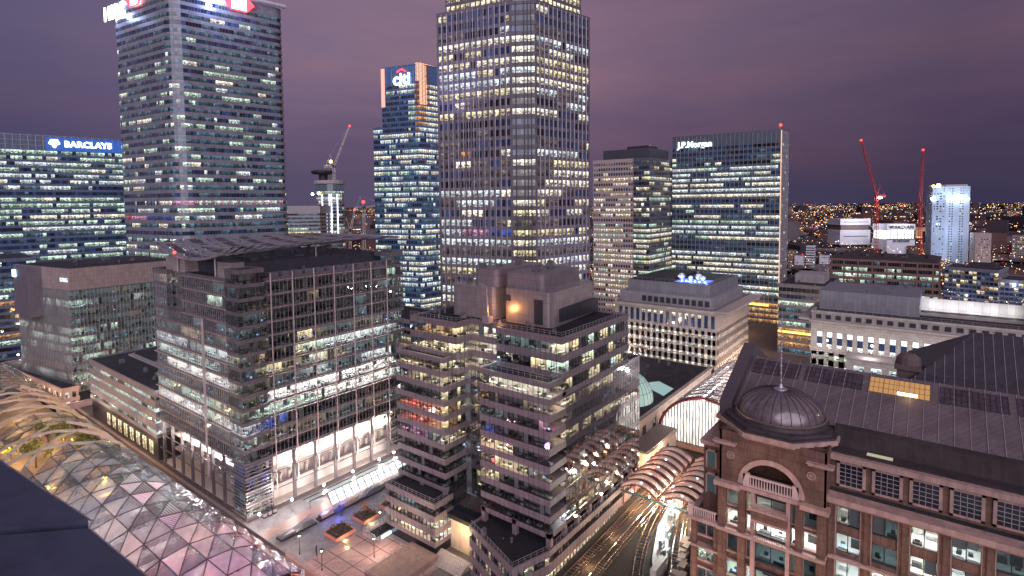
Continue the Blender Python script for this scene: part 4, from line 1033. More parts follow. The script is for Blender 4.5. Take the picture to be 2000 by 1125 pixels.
# platforms and viaduct
via=MB(); via.prism([(70,36),(186,42),(186,69.5),(125,68.4),(70,67)],2.6,6.6); tag(via.build('railway_viaduct',wall('ballast',(.032,.025,.024),.9,.4,1.5,bump=.05)),kind='structure')
def track(idx,pts):
    t=thing('railway_track',(pts[0][0],pts[0][1],6.6),idx,'railway track','tracks running out of the canopies')
    r1=MB(); sl=MB()
    # smooth
    P=[]
    for i in range(len(pts)-1):
        for s in range(10): 
            u=s/10; p0=pts[max(i-1,0)];p1=pts[i];p2=pts[i+1];p3=pts[min(i+2,len(pts)-1)]
            P.append(tuple(.5*((2*p1[q])+(-p0[q]+p2[q])*u+(2*p0[q]-5*p1[q]+4*p2[q]-p3[q])*u*u+(-p0[q]+3*p1[q]-3*p2[q]+p3[q])*u**3) for q in(0,1)))
    P.append(pts[-1])
    for a,b2 in zip(P,P[1:]):
        d=Vector((b2[0]-a[0],b2[1]-a[1])); ln=d.length; d.normalize(); n=Vector((-d.y,d.x))
        for o in (-.72,.72): r1.bar((a[0]+n.x*o,a[1]+n.y*o,6.98),(b2[0]+n.x*o,b2[1]+n.y*o,6.98),.13,0,4)
        r1.bar((a[0]+n.x*1.5,a[1]+n.y*1.5,6.95),(b2[0]+n.x*1.5,b2[1]+n.y*1.5,6.95),.07,0,4)
        N=max(1,int(ln/.75))
        for i in range(N):
            c=(a[0]+d.x*ln*i/N,a[1]+d.y*ln*i/N); sl.obox(c,(n.x,n.y),1.2,.13,6.62,6.86)
    r1.build('rail',wall('rail_polished',(.75,.55,.42),.22,.1,1,metal=.9),t); sl.build('sleeper',wall('sleeper',(.08,.06,.055),.9,.2,1),t)
track('railway track hugging the foot of the stepped mauve block',[(168,66.2),(140,65.6),(120,65.2),(98,65.0),(72,64)])
track('railway track second from the stepped mauve block',[(168,61.4),(144,61.6),(124,61.2),(104,60.2),(72,57)])
track('curving railway track that bends along the lit platform',[(168,60),(146,59.8),(130,57.6),(116,53.6),(98,46),(80,37)])
track('railway track between the platform and the domed brick building, nearer the platform',[(168,54.8),(148,53.8),(132,50),(118,45.6),(98,39)])
pf=thing('station_platform',(118,56,6.6),'lit wedge-shaped station platform between the diverging tracks, strewn with equipment','platform')
k=MB(); k.prism([(150,56),(150,58.2),(134,56),(121,52.0),(112,47.5),(121,48.2),(134,53)],6.6,7.7); k.build('platform_slab',wall('platform_grey',(.36,.34,.34),.5,.25,.8,bump=.02),pf)
rr=random.Random(5)
for i in range(26):
    t=rr.random(); x=121+27*t; y=49.6+6*t+rr.uniform(-1,1.4); k=MB(); k.box((x,y,7.7),(x+rr.uniform(.3,1.6),y+rr.uniform(.3,.9),7.7+rr.uniform(.4,2))); k.build('equipment_box',wall('equip',(.25,.27,.27),.5,.5,1.2),pf)
k=MB(); k.box((114.5,48.3,7.7),(121,49.7,9.2)); k.build('barrier',wall('barrier_white',(.6,.58,.5),.6,.1,1),pf)
for p in ((146,56.6,12.5),(138,54.6,12.5),(129,52.3,12.5)):
    lamp('platform_light',p,3200,(.85,1,.95),.3,parent=pf)
    k=MB(); k.bar((p[0],p[1],7.7),(p[0],p[1],12.3),.09); k.build('lamp_post',STEEL,pf); k=MB(); k.ball((p[0],p[1],12.9),.28,0,6,4); k.build('lamp_head',glow_m('bulb_cold',(.85,1,.97),40),pf)
# clutter of low sheds right of the tracks
k=thing('signal_hut',(118,43,6.6),'cluster of low brownish cable huts beside the tracks below the domed brick building','hut')
rr=random.Random(8)
for i in range(14):
    x=124+rr.uniform(-13,16); y=41.6+(x-112)*.24+rr.uniform(0,1.6); q3=MB(); q3.box((x,y,6.6),(x+rr.uniform(1.5,3.5),y+rr.uniform(1,2.2),6.6+rr.uniform(.5,1.8))); q3.build('hut_body',wall('hut_brown',(.24,.16,.13),.7,.3,.8),k)
for p in ((110,62.9,8.5),(124,63.4,8.5),(138,63.6,8.5)): lamp('track_light',p,800,(1,.62,.35),.3)
# stone building left of station arch, dome behind
sb=thing('shop_building',(165,70,0),'low stone building with flat dark roof and roof light beside the arched train hall','building')
k=MB(); k.prism([(167,78),(171,77.6),(243,77.6),(243,112),(167,112)],0,19.4); k.build('wall',wall('cream_stone',(.48,.37,.31),.75,.12,.4,brick=(1.6,.8,1)),sb)
k=MB(); k.prism([(168,78.6),(242,78.6),(242,111),(168,111)],19.4,19.5); k.build('roof',ROOF,sb)
k=MB(); k.prism([(166.6,77.2),(243.4,77.2),(243.4,112.4),(166.6,112.4)],18.4,19.2); k.build('cornice',MT['cream_stone'],sb)
k=MB(); k.q([(196,80,19.6),(206,80,19.6),(206,86,21.4),(196,86,21.4)]); k.q([(196,92,19.6),(196,86,21.4),(206,86,21.4),(206,92,19.6)]); k.build('roof_light',glow_m('rooflight_glow',(.6,.9,.9),.35),sb)
for i in range(8):
    w_=MB(); x=172+i*8.5; w_.box((x,77.4,13.4),(x+2.6,77.55,16.2)); w_.build('window',WS['far']['m'],sb)
w_=MB(); w_.box((166.7,82,13.2),(166.9,83.6,15)); w_.build('window',WS['far']['e'],sb)
sb2=thing('shop_building',(160,72,0),'cream stone corner pavilion lit orange at its foot, between stepped mauve block and train canopies','building')
k=MB(); k.prism([(168,70.5),(184,70.5),(184,77.2),(166.5,77.2),(166.5,82),(160,82),(160,71)],0,13.6); k.build('wall',MT['cream_stone'],sb2)
k=MB(); k.prism([(159.6,70.2),(184.4,70.2),(184.4,77.5),(166.8,77.5),(166.8,82.4),(159.6,82.4)],12.4,13.2); k.build('cornice',MT['cream_stone'],sb2)
for x in (163,169,175):
    w_=MB(); w_.box((x,70.15,8.4),(x+1.6,70.35,11)); w_.build('window',WS['far']['w'],sb2)
lamp('pavilion_light',(158,67.5,11),4500,(1,.62,.30),.4,parent=sb2); lamp('pavilion_light',(170,68.8,13),900,(1,.72,.5),.4,parent=sb2)
dm=thing('glass_dome',(184,92,19),'ribbed glass dome glowing greenish white, half hidden behind the stepped mauve block','dome')
k=MB(); k.lathe((186,89.5),[(9*math.cos(a),19.4+10.5*math.sin(a)) for a in [math.pi/2*i/10 for i in range(11)]],28); k.build('glass_shell',glow_m('dome_glow',(.62,.85,.78),.42),dm)
k=MB()
for i in range(28):
    a=2*math.pi*i/28
    for j in range(8):
        b0,b1=math.pi/2*j/8,math.pi/2*(j+1)/8; k.bar((186+9.05*math.cos(b0)*math.cos(a),89.5+9.05*math.cos(b0)*math.sin(a),19.4+10.55*math.sin(b0)),(186+9.05*math.cos(b1)*math.cos(a),89.5+9.05*math.cos(b1)*math.sin(a),19.4+10.55*math.sin(b1)),.09,0,3)
for j in (2,4,6):
    b0=math.pi/2*j/8
    for i in range(28):
        a,a2=2*math.pi*i/28,2*math.pi*(i+1)/28; r=9.05*math.cos(b0); k.bar((186+r*math.cos(a),89.5+r*math.sin(a),19.4+10.55*math.sin(b0)),(186+r*math.cos(a2),89.5+r*math.sin(a2),19.4+10.55*math.sin(b0)),.08,0,3)
k.build('dome_rib',DARKM,dm)
# ================================================================== B: brick and stone domed building, right foreground
brk=wall('red_brown_stone',(.168,.092,.067),.75,.38,.45,brick=(1.8,1.2,1)); trim=wall('rose_trim',(.40,.255,.215),.6,.32,.6)
B_=thing('domed_building',(92,12,0),'red-brown stone building with arched balcony bay, ribbed lead dome and long metal roof','building')
near=WS['near']
def bx(name,mat,*bs,par=B_):
    k=MB()
    for a,b2 in bs:
        k=MB(); k.box(a,b2); o=k.build(name,mat,par)
    return o
# main wing, plane x=92, y from 12 down
wl=MB(); wl.box((92.9,-40,0),(93.1,12,48)); 
cy=[9.38-4.47*i for i in range(11)]
rows=[(44.2,47.1),(40.2,42.9),(35.9,38.8),(31.7,34.5),(27.4,30.3),(23.2,26.0),(18.9,21.8)]
bz=[48.6]
# piers between bays, spandrels, head
pr_=MB()
ys=[c+2.23 for c in cy]+[cy[-1]-2.23]
for y in ys: 
    pr_=MB(); pr_.box((91.9,y-.62,0),(93.0,y+.62,48)); pr_.box((91.72,y-.22,0),(91.9,y+.22,47.6)); pr_.build('pier',brk,B_)
sp=MB(); zprev=48.6
sp.box((92.02,-40,47.1),(93,12,48.2))
for i,(a,b2) in enumerate(rows):
    nxt=rows[i+1][1] if i+1<len(rows) else 0
    sp.box((92.3 if i%2==0 else 92.05,-40,nxt),(93,11.9,a))
sp.build('spandrel',brk,B_)
ct=MB()
for z in (36.9+2.3,31+0,22.6): pass
ct.box((90.7,-40,48.0),(93.0,12.1,48.75)); ct.box((91.2,-40,47.6),(92.5,12.05,48.0))
ct.box((91.3,-40,39.2),(92.9,11.8,39.6)); ct.box((91.3,-40,30.7),(92.9,11.8,31.1))
ct.build('cornice',trim,B_)
seqb={(0,0):'m',(0,1):'t',(0,2):'W',(0,3):'w',(0,4):'t',(1,0):'w',(1,1):'t',(1,2):'W',(1,3):'w'}
rb_=random.Random(3)
riB=room_mats(); fuB=MB(); slB=MB()
zz=[48.0]+[r_[0]-.45 for r_ in rows]
for i_,(a,b2) in enumerate(rows):
    up_=48.0 if i_==0 else rows[i_-1][0]-.45
    slB.box((92.7,-40,b2+.04),(98.6,11.9,up_))
slB.box((92.7,-40,0),(98.6,11.9,rows[-1][0]-.45)); slB.box((98.2,-40,0),(98.6,11.9,48))
for y in ys: slB.box((93.0,y-.08,0),(98.3,y+.08,47.9))
slB.build('office_core',wall('office_core_pale',(.55,.53,.50),.8,.1,.4),B_)
for ri,(a,b2) in enumerate(rows):
    for ci_,c in enumerate(cy[:9]):
        key=seqb.get((ri,ci_),rb_.choice('tewwwW'))
        k=MB()
        for s in (0,1):
            y0=c+1.46-s*1.5; y1=y0-1.42
            kk_='m' if (ri,ci_,s)==(0,0,0) else ('w' if (ri,ci_,s)==(0,0,1) else key)
            room_bits(fuB,riB,(92.6,y0),(92.6,y1),a-.45,b2+.02,kk_,'z',5.5,rb_,1,9)
            k.q([(92.55,y0,a),(92.55,y1,a),(92.55,y1,b2),(92.55,y0,b2)],list(near).index('x'),[(ci_*7+s*3+.0,ri+.01),(ci_*7+s*3+.98,ri+.01),(ci_*7+s*3+.98,ri+.99),(ci_*7+s*3,ri+.99)])
        wo=k.build('window',[near[x] for x in near],B_)
        k=MB(); 
        for y in (c+1.5,c,c-1.5): k.box((92.35,y-.06,a),(92.6,y+.06,b2))
        k.box((92.35,c-1.5,b2-.12),(92.6,c+1.5,b2)); k.box((92.3,c-1.55,a),(92.6,c+1.55,a+.12))
        k.build('window_frame',DARKM,wo)
    if ri%2==0:
        k=MB()
        for c in cy[:9]:
            zb=rows[ri+1][0]-.5 if ri+1<len(rows) else a-.5
            k.box((91.96,c+1.5,zb),(92.3,c+1.78,b2+.35)); k.box((91.96,c-1.78,zb),(92.3,c-1.5,b2+.35)); k.box((91.96,c-1.78,b2+.1),(92.3,c+1.78,b2+.35))
        k.build('window_surround',trim,B_)
# attic storey set back, gridded windows
bx('attic_wall',brk,((94.6,-40,48.2),(96.5,12,53.4)))
bx('ledge',ROOF,((92.2,-40,48.3),(94.6,12,48.62)))
bx('attic_cornice',trim,((93.7,-40,53.2),(96,12.2,54.0)))
for c in cy[:9]:
    k=MB(); k.box((94.45,c-1.45,49.4),(94.5,c+1.45,52.6)); wo=k.build('attic_window',near['e'],B_)
    k=MB(); 
    for y in (c-1.65,c+1.65): k.box((94.3,y-.2,49.1),(94.62,y+.2,52.95))
    k.box((94.3,c-1.85,52.6),(94.62,c+1.85,52.95)); k.box((94.3,c-1.85,49.1),(94.62,c+1.85,49.4))
    k.build('attic_window_surround',trim,wo)
    k=MB()
    for j in range(1,4): k.box((94.38,c-1.45+j*.725-.03,49.4),(94.46,c-1.45+j*.725+.03,52.6))
    for j in range(1,5): k.box((94.38,c-1.45,49.4+j*.64-.03),(94.46,c+1.45,49.4+j*.64+.03))
    k.build('glazing_bar',wall('bar_white',(.40,.34,.37),.5,.1,1),wo)
bx('attic_roof',wall('lead_roof_dark',(.050,.036,.038),.8,.4,.4),((94.6,-40,53.6),(99,12,54.2)),((97.2,-40,54.2),(99,12,57)))
bx('louvre_vent',glow_m('vent_glow',(.9,.85,.6),.35),((95.6,4.4,54.22),(96.6,7.6,54.3)))
# arch bay, plane x=90, y 12..27.4
AC=19.6; AR=4.05; AZ=47.2
k=MB(); 
# wall above cornice with arched opening (two sides + voussoir fan)
N=20
ztop=55.2
pts=[(AC+AR*math.cos(math.pi*i/N),AZ+AR*math.sin(math.pi*i/N)) for i in range(N+1)]
for x in (90.4,92.0):
    k.q([(x,27.3,46.9),(x,27.3,ztop),(x,AC+AR,ztop),(x,AC+AR,46.9)]); k.q([(x,12,46.9),(x,AC-AR,46.9),(x,AC-AR,ztop),(x,12,ztop)])
    for (ya,za),(yb,zb) in zip(pts,pts[1:]): k.q([(x,ya,za),(x,yb,zb),(x,yb,ztop),(x,ya,ztop)])
for (ya,za),(yb,zb) in zip(pts,pts[1:]): k.q([(90.4,ya,za),(92.0,ya,za),(92.0,yb,zb),(90.4,yb,zb)])
k.box((90.4,27.0,46.9),(98,27.3,ztop)); k.box((90.4,12,46.9),(98,12.3,ztop)); k.box((96.5,12.3,46),(96.7,27,54.5))
k.build('arch_wall',brk,B_)
k=MB()
for (t0,t1) in [(math.pi*i/N,math.pi*(i+1)/N) for i in range(N)]:
    A=lambda r,t,x:(x,AC+r*math.cos(t),AZ+r*math.sin(t))
    k.q([A(AR-.05,t0,90.2),A(AR-.05,t1,90.2),A(AR+.75,t1,90.2),A(AR+.75,t0,90.2)]); k.q([A(AR+.75,t0,90.2),A(AR+.75,t1,90.2),A(AR+.75,t1,90.5),A(AR+.75,t0,90.5)]); k.q([A(AR-.05,t0,90.2),A(AR-.05,t0,91),A(AR-.05,t1,91),A(AR-.05,t1,90.2)])
k.build('arch_moulding',trim,B_)
for yc in (14.0,25.6):
    k=MB()
    for t in range(16):
        a0,a1=2*math.pi*t/16,2*math.pi*(t+1)/16
        for r in (.55,.25): k.bar((90.3,yc+r*math.cos(a0),51.3+r*math.sin(a0)),(90.3,yc+r*math.cos(a1),51.3+r*math.sin(a1)),.09 if r>.3 else .06)
    for t in range(4): a0=math.pi*t/4; k.bar((90.3,yc-.5*math.cos(a0),51.3-.5*math.sin(a0)),(90.3,yc+.5*math.cos(a0),51.3+.5*math.sin(a0)),.04)
    k.build('roundel',trim,B_)

# side pedimented shoulders
bx('shoulder_cornice',trim,((89.7,24.8,53.0),(91,28,53.3)),((89.7,11.2,53.0),(91,14.4,53.3)),((89.5,24.6,53.3),(91,28.2,53.5)),((89.5,11.0,53.3),(91,14.6,53.5)))
bx('bay_cornice',trim,((89.3,23.9,46.2),(91,27.9,46.95)),((89.3,11.5,46.2),(91,15.3,46.95)),((90.0,15.3,46.3),(91.2,23.9,46.9)))
# balcony balustrade in the arch
k=MB(); k.box((90.3,16.2,48.5),(90.75,23,48.75)); k.box((90.3,16.2,46.95),(90.75,23,47.15)); k.box((90.2,15.6,46.95),(90.9,16.5,49.0)); k.box((90.2,22.7,46.95),(90.9,23.6,49.0))
for i in range(15): k.bar((90.52,16.8+i*.41,47.1),(90.52,16.8+i*.41,48.5),.13,0,6,.08)
k.build('balustrade',wall('pale_stone',(.52,.38,.35),.65,.1,.8),B_)
bx('balcony_floor',ROOF,((90.6,15.4,46.6),(94,23.8,46.95)))
# bay below the arch
bx('bay_pier',brk,*[((90.0,y0,0),(91.6,y1,46.2)) for y0,y1 in ((26.2,27.4),(23.2,24.3),(15.0,16.0),(12.0,13.1))])
bx('bay_column',trim,*[((90.1,y-.28,0),(91.2,y+.28,46.2)) for y in (22.1,17.0)])
bx('bay_core',brk,((91.5,12.1,45.7),(98,27.3,46.6)))
slC=MB()
brow_=[(43.0,45.6),(39.6,42.2),(35.2,38.0),(31.0,33.6),(26.7,29.5),(22.4,25.2)]
for i_,(a,b2) in enumerate(brow_):
    up_=46 if i_==0 else brow_[i_-1][0]-.4
    slC.box((91.3,12.1,b2+.04),(97,27.3,up_))
slC.box((91.3,12.1,0),(97,27.3,22)); slC.box((96.8,12.1,0),(97.1,27.3,46)); slC.box((91.3,12.1,0),(97,12.3,46)); slC.box((91.3,27.1,0),(97,27.3,46))
slC.build('office_core',MT['office_core_pale'],B_)
slD=MB()
for i_,(a,b2) in enumerate(brow_):
    slD.box((91.25,12.2,(46 if i_==0 else brow_[i_-1][0]-.26)),(91.45,27.3,b2+.1)) if i_ else None
    for (yA,yB) in ((26.2,27.3),(23.2,24.3),(21.8,22.4),(16.7,17.3),(15.0,16.0),(12.1,13.1)): slD.box((91.26,yA,a-.3),(91.44,yB,b2+.12))
slD.build('bay_wall',brk,B_)
brow=[(43.0,45.6),(39.6,42.2),(35.2,38.0),(31.0,33.6),(26.7,29.5),(22.4,25.2)]
bc=[(24.3,26.2),(22.4,23.2),(17.3,21.8),(16.0,16.7),(13.1,15.0)]
cols={0:'teted',1:'WWWWW',2:'eetee',3:'ggeew',4:'etwet',5:'wtete'}
for ri,(a,b2) in enumerate(brow):
    for ci_,(ya,yb) in enumerate(bc):
        key=cols[ri][ci_]
        if (ri,ci_)==(0,1): key='y'
        n_=2 if yb-ya>3 else 1
        k=MB()
        for s in range(n_):
            y0=yb-.08-(yb-ya-.16)*s/n_; y1=yb-.08-(yb-ya-.16)*(s+1)/n_
            room_bits(fuB,riB,(91.3,y0),(91.3,y1),a-.4,b2+.02,key,'z',5.0,rb_,1,9)
            k.q([(91.2,y0,a),(91.2,y1,a),(91.2,y1,b2),(91.2,y0,b2)],list(near).index('x'),[(ci_*3+s+50,ri+.01),(ci_*3+s+50.9,ri+.01),(ci_*3+s+50.9,ri+.99),(ci_*3+s+50,ri+.99)])
        wo=k.build('window',[near[x] for x in near],B_)
        k=MB(); k.box((90.9,ya,b2-.1),(91.3,yb,b2+.12)); k.box((90.7,ya-.02,a-.25),(91.4,yb+.02,a)); k.box((91.0,ya,a),(91.25,ya+.12,b2)); k.box((91.0,yb-.12,a),(91.25,yb,b2))
        if n_==2: k.box((91.05,(ya+yb)/2-.06,a),(91.22,(ya+yb)/2+.06,b2))
        k.build('window_surround',trim if n_==1 else DARKM,wo)
bx('string_course',trim,((89.7,11.9,38.7),(91.6,27.5,39.2)),((89.8,11.9,30.2),(91.6,27.5,30.6)))
bx('balcony',brk,((89.0,17.0,42.6),(91,22.1,44.0)))
bx('balcony_rail_stone',trim,((88.9,16.9,44.0),(91,22.2,44.25)),((89.0,17.0,42.2),(91,22.1,42.6)))
k=MB(); k.box((89.3,17.6,40.7),(89.4,21.6,40.8))
for i in range(17): k.bar((89.35,17.6+i*.25,39.3),(89.35,17.6+i*.25,40.75),.03)
k.build('iron_railing',DARKM,B_)
tag(fuB.build('office_fitting',riB[1],B_),kind='stuff')
# left wing, lower, with balustrade; taller set-back part behind
bx('wing_wall',brk,((90.3,27.4,0),(91.7,28.2,39.2)),((90.3,31.0,0),(91.7,31.9,39.2)),((91.4,27.4,0),(112,31.8,39.3)),((92.6,27.3,39),(112,30.6,51.6)))
bx('wing_cornice',trim,((89.6,27.4,38.9),(92,32.6,39.5)),((92,31.6,38.9),(113,32.6,39.5)),((92.1,27.3,51.2),(112.4,31.1,51.9)),((90.0,27.4,34.2),(91.6,31.9,34.5)))
k=MB(); k.box((89.8,27.6,40.9),(90.1,31.9,41.1)); k.box((89.7,31.4,39.5),(90.4,32.2,41.4))
for i in range(12): k.box((89.85,27.8+i*.3,39.5),(90.05,27.95+i*.3,40.9))
k.build('balustrade',MT['pale_stone'],B_)
bx('terrace',ROOF,((90.6,27.4,39.5),(92.6,31.2,39.6)))
for ri,(a,b2,key) in enumerate(((36.1,38.3,'t'),(31.8,34.0,'g'),(27.6,30.2,'t'),(23.2,25.8,'w'))):
    k=MB()
    for s in (0,1): k.q([(91.3,30.9-s*1.4,a),(91.3,29.6-s*1.4,a),(91.3,29.6-s*1.4,b2),(91.3,30.9-s*1.4,b2)],list(near).index(key),[(90+s,ri+.01),(90.9+s,ri+.01),(90.9+s,ri+.99),(90+s,ri+.99)])
    wo=k.build('window',[near[x] for x in near],B_)
    k=MB(); k.box((91.0,28.2,b2),(91.4,31,b2+.25)); k.box((91.1,29.5,a),(91.35,29.62,b2)); k.box((90.9,28.2,a-.3),(91.4,31,a)); k.build('window_frame',trim,wo)
for (a,b2) in ((47.6,50.2),(43.2,46.2)):
    k=MB(); k.box((92.35,28.6,a),(92.5,29.9,b2)); wo=k.build('window',near['t'],B_); k=MB(); k.box((92.2,28.35,a-.2),(92.6,28.6,b2+.25)); k.box((92.2,29.9,a-.2),(92.6,30.15,b2+.25)); k.box((92.2,28.35,b2),(92.6,30.15,b2+.25)); k.build('window_surround',trim,wo)
# octagonal drum, cornice and dome
OC=(98.4,20.0)
def octo(r): return [(OC[0]+r*math.cos(math.pi/8+math.pi/4*i)/math.cos(math.pi/8),OC[1]+r*math.sin(math.pi/8+math.pi/4*i)/math.cos(math.pi/8)) for i in range(8)]
k=MB(); k.prism(octo(7.6),54.2,55.3); k.build('drum_wall',brk,B_)
k=MB(); k.prism(octo(8.8),55.0,55.7); k.prism(octo(8.3),54.6,55.0); k.build('drum_cornice',trim,B_)
dk=wall('drum_lead',(.06,.045,.05),.5,.3,.5)
k=MB(); k.prism(octo(8.5),55.7,55.95); k.prism(octo(7.9),55.9,56.4); k.lathe(OC,[(7.2,56.3),(7.1,56.9),(6.5,57.05)],40); k.build('drum_roof',dk,B_)
lead=wall('dome_lead',(.20,.155,.165),.22,.35,.6,spec=.6,metal=.35)
DR,DH,DZ=6.45,3.9,57.1
k=MB(); prof=[(DR*math.cos(a)**.9 if i<12 else 0.001,DZ+DH*math.sin(a)) for i,a in enumerate([math.pi/2*j/12 for j in range(13)])]
k.lathe(OC,prof,56); k.build('dome',lead,B_,smooth=True)
k=MB()
for i in range(28):
    a=2*math.pi*i/28
    for (r0,z0),(r1,z1) in zip(prof[:-2],prof[1:-1]): k.bar((OC[0]+r0*math.cos(a),OC[1]+r0*math.sin(a),z0+.02),(OC[0]+r1*math.cos(a),OC[1]+r1*math.sin(a),z1+.02),.07,0,4)
k.build('dome_seam',dk,B_)
k=MB()
for i in range(56):
    a,a2=2*math.pi*i/56,2*math.pi*(i+1)/56; k.bar((OC[0]+6.7*math.cos(a),OC[1]+6.7*math.sin(a),DZ),(OC[0]+6.7*math.cos(a2),OC[1]+6.7*math.sin(a2),DZ),.18,0,6)
k.build('dome_rim',wall('rim_bronze',(.40,.27,.22),.28,.1,.5,metal=.7),B_)
k=MB(); k.lathe(OC,[(1.2,60.75),(1.0,61.1),(.45,61.3),(.2,61.9)],16); k.bar((OC[0],OC[1],61.2),(OC[0],OC[1],74),.16,0,6,.05)
for i in range(18): k.ball((OC[0],OC[1],62.5+i*.6),.14 if i%2 else .2,0,6,4)
k.build('spire',STEEL,B_)
# big metal roof behind, gable parapet at its left end
sheet=wall('mauve_sheet_roof',(.165,.125,.132),.55,.22,.25,metal=.15,brick=(1.05,40,0))
k=MB(); EX,EZ,RX_,RZ=98.6,56.6,112.5,62.2
k.q([(EX,-45,EZ),(RX_,-45,RZ),(RX_,27.6,RZ),(EX,27.6,EZ)][::-1]); k.q([(RX_,-45,RZ),(126,-45,EZ),(126,27.6,EZ),(RX_,27.6,RZ)][::-1])
k.q([(EX,27.6,EZ),(RX_,27.6,RZ),(126,27.6,EZ),(126,27.6,30),(EX,27.6,30)]); k.build('roof',sheet,B_)
k=MB()
for i in range(40):
    y=27-i*1.85; k.bar((EX,y,EZ+.05),(RX_,y,RZ+.05),.055,0,4)
k.build('standing_seam',wall('seam_pale',(.30,.235,.25),.5,.1,.6),B_)
def onroof(t,o=.06): return (EX+(RX_-EX)*t,EZ+(RZ-EZ)*t+o)
gridm=wall('skylight_louvre',(.085,.06,.075),.4,.4,.5,brick=(.9,2,0))
for j,(y1,y0) in enumerate(((27,19.2),(18.2,9.6),(8.6,0.4),(-.8,-9),(-10,-18.4),(-19.6,-28))):
    (xa,za),(xb,zb)=onroof(.66),onroof(.93)
    k=MB(); k.q([(xa,y0,za),(xb,y0,zb),(xb,y1,zb),(xa,y1,za)][::-1],0,[(y0,.1),(y0,.9),(y1,.9),(y1,.1)])
    so_=k.build('skylight',glow_m('skylight_amber',(1,.50,.17),.38) if j==2 else gridm,B_)
    k=MB()
    for i in range(13):
        y=y0+(y1-y0)*i/12; k.bar((xa,y,za+.05),(xb,y,zb+.05),.035)
    for t in (.66,.75,.84,.93): x,z=onroof(t,.1); k.bar((x,y0,z),(x,y1,z),.035)
    k.build('glazing_bar',DARKM,so_)
    if j==2: k=MB(); x,z=onroof(.70,.14); k.bar((x,2.0,z),(x,4.6,z),.16,0,6); k.build('bulb',glow_m('bulb_amber',(1,.78,.42),22),so_)
lamp('skylight_lamp',(108.2,3.2,61.6),70,(1,.62,.2),.15,parent=B_)
# heavy sloping parapet at the gable
pz=wall('parapet_dark',(.085,.065,.075),.6,.2,.5)
k=MB()
k.v=[];
def slabq(y0,y1,up):
    A=[(97.4,57.4+up),(112.8,64.4+up),(127,57.4+up)]; Bm=[(97.4,55.2),(112.8,60),(127,55.2)]
    for (a,b2) in ((0,1),(1,2)):
        for y in (y0,y1): k.q([(A[a][0],y,A[a][1]),(A[b2][0],y,A[b2][1]),(Bm[b2][0],y,Bm[b2][1]),(Bm[a][0],y,Bm[a][1])])
        k.q([(A[a][0],y0,A[a][1]),(A[b2][0],y0,A[b2][1]),(A[b2][0],y1,A[b2][1]),(A[a][0],y1,A[a][1])])
    k.q([(97.4,y0,57.4+up),(97.4,y1,57.4+up),(97.4,y1,52),(97.4,y0,52)])
slabq(27.5,29.6,0)
k.build('gable_parapet',pz,B_)
bx('gable_end_block',MT['rose_trim'],((96.6,27.2,54.4),(99.4,29.9,55.1)))
bx('gable_wall',brk,((97.2,27.6,0),(126,29.4,55)))
# hip roof and chimney beyond the ridge
k=MB(); ap=(136,-6,66.8); c4=[(122,4.8,58),(152,4.8,58),(152,-26,58),(122,-26,58)]
ap2=(136,-16,66.8)
k.q([c4[1],c4[0],ap]); k.q([c4[0],c4[3],ap2,ap]); k.q([c4[3],c4[2],ap2]); k.q([c4[2],c4[1],ap,ap2]); k.prism([(122,-26),(152,-26),(152,4.8),(122,4.8)],30,58); k.build('hip_roof',wall('hip_slate',(.06,.05,.06),.5,.2,.6,brick=(.6,30,0)),B_)
k=MB(); 
for i in range(22):
    t=(i+.5)/22; y=4.8-30.8*t; top=ap if y>-6 else ((136,y,66.8) if y>-16 else ap2); 
    if y>-6: f_=(4.8-y)/10.8; q0=(122+14*f_,y,58+8.8*f_)
    else: q0=(136,y,66.8)
    k.bar((122,y,58.06),(q0[0],q0[1],q0[2]+.06),.05)
k.build('hip_seam',MT['seam_pale'],B_)
k=MB(); k.box((126,2.2,50),(130,5.6,60.2)); k.box((125.6,1.8,60.2),(130.4,6,61)); k.lathe((128,3.9),[(2.0,61),(1.9,62.2),(1.2,62.9),(0.001,63.1)],12); k.build('chimney',wall('chimney_brown',(.12,.08,.08),.7,.2,.5),B_)
# light spilling on the street side
for p in ((80,18,16),(80,6,18),(80,-6,20),(78,30,22),(84,20,50)): lamp('street_uplight',p,(4200 if p[2]<40 else 260),(1,.64,.45),.6,parent=B_)

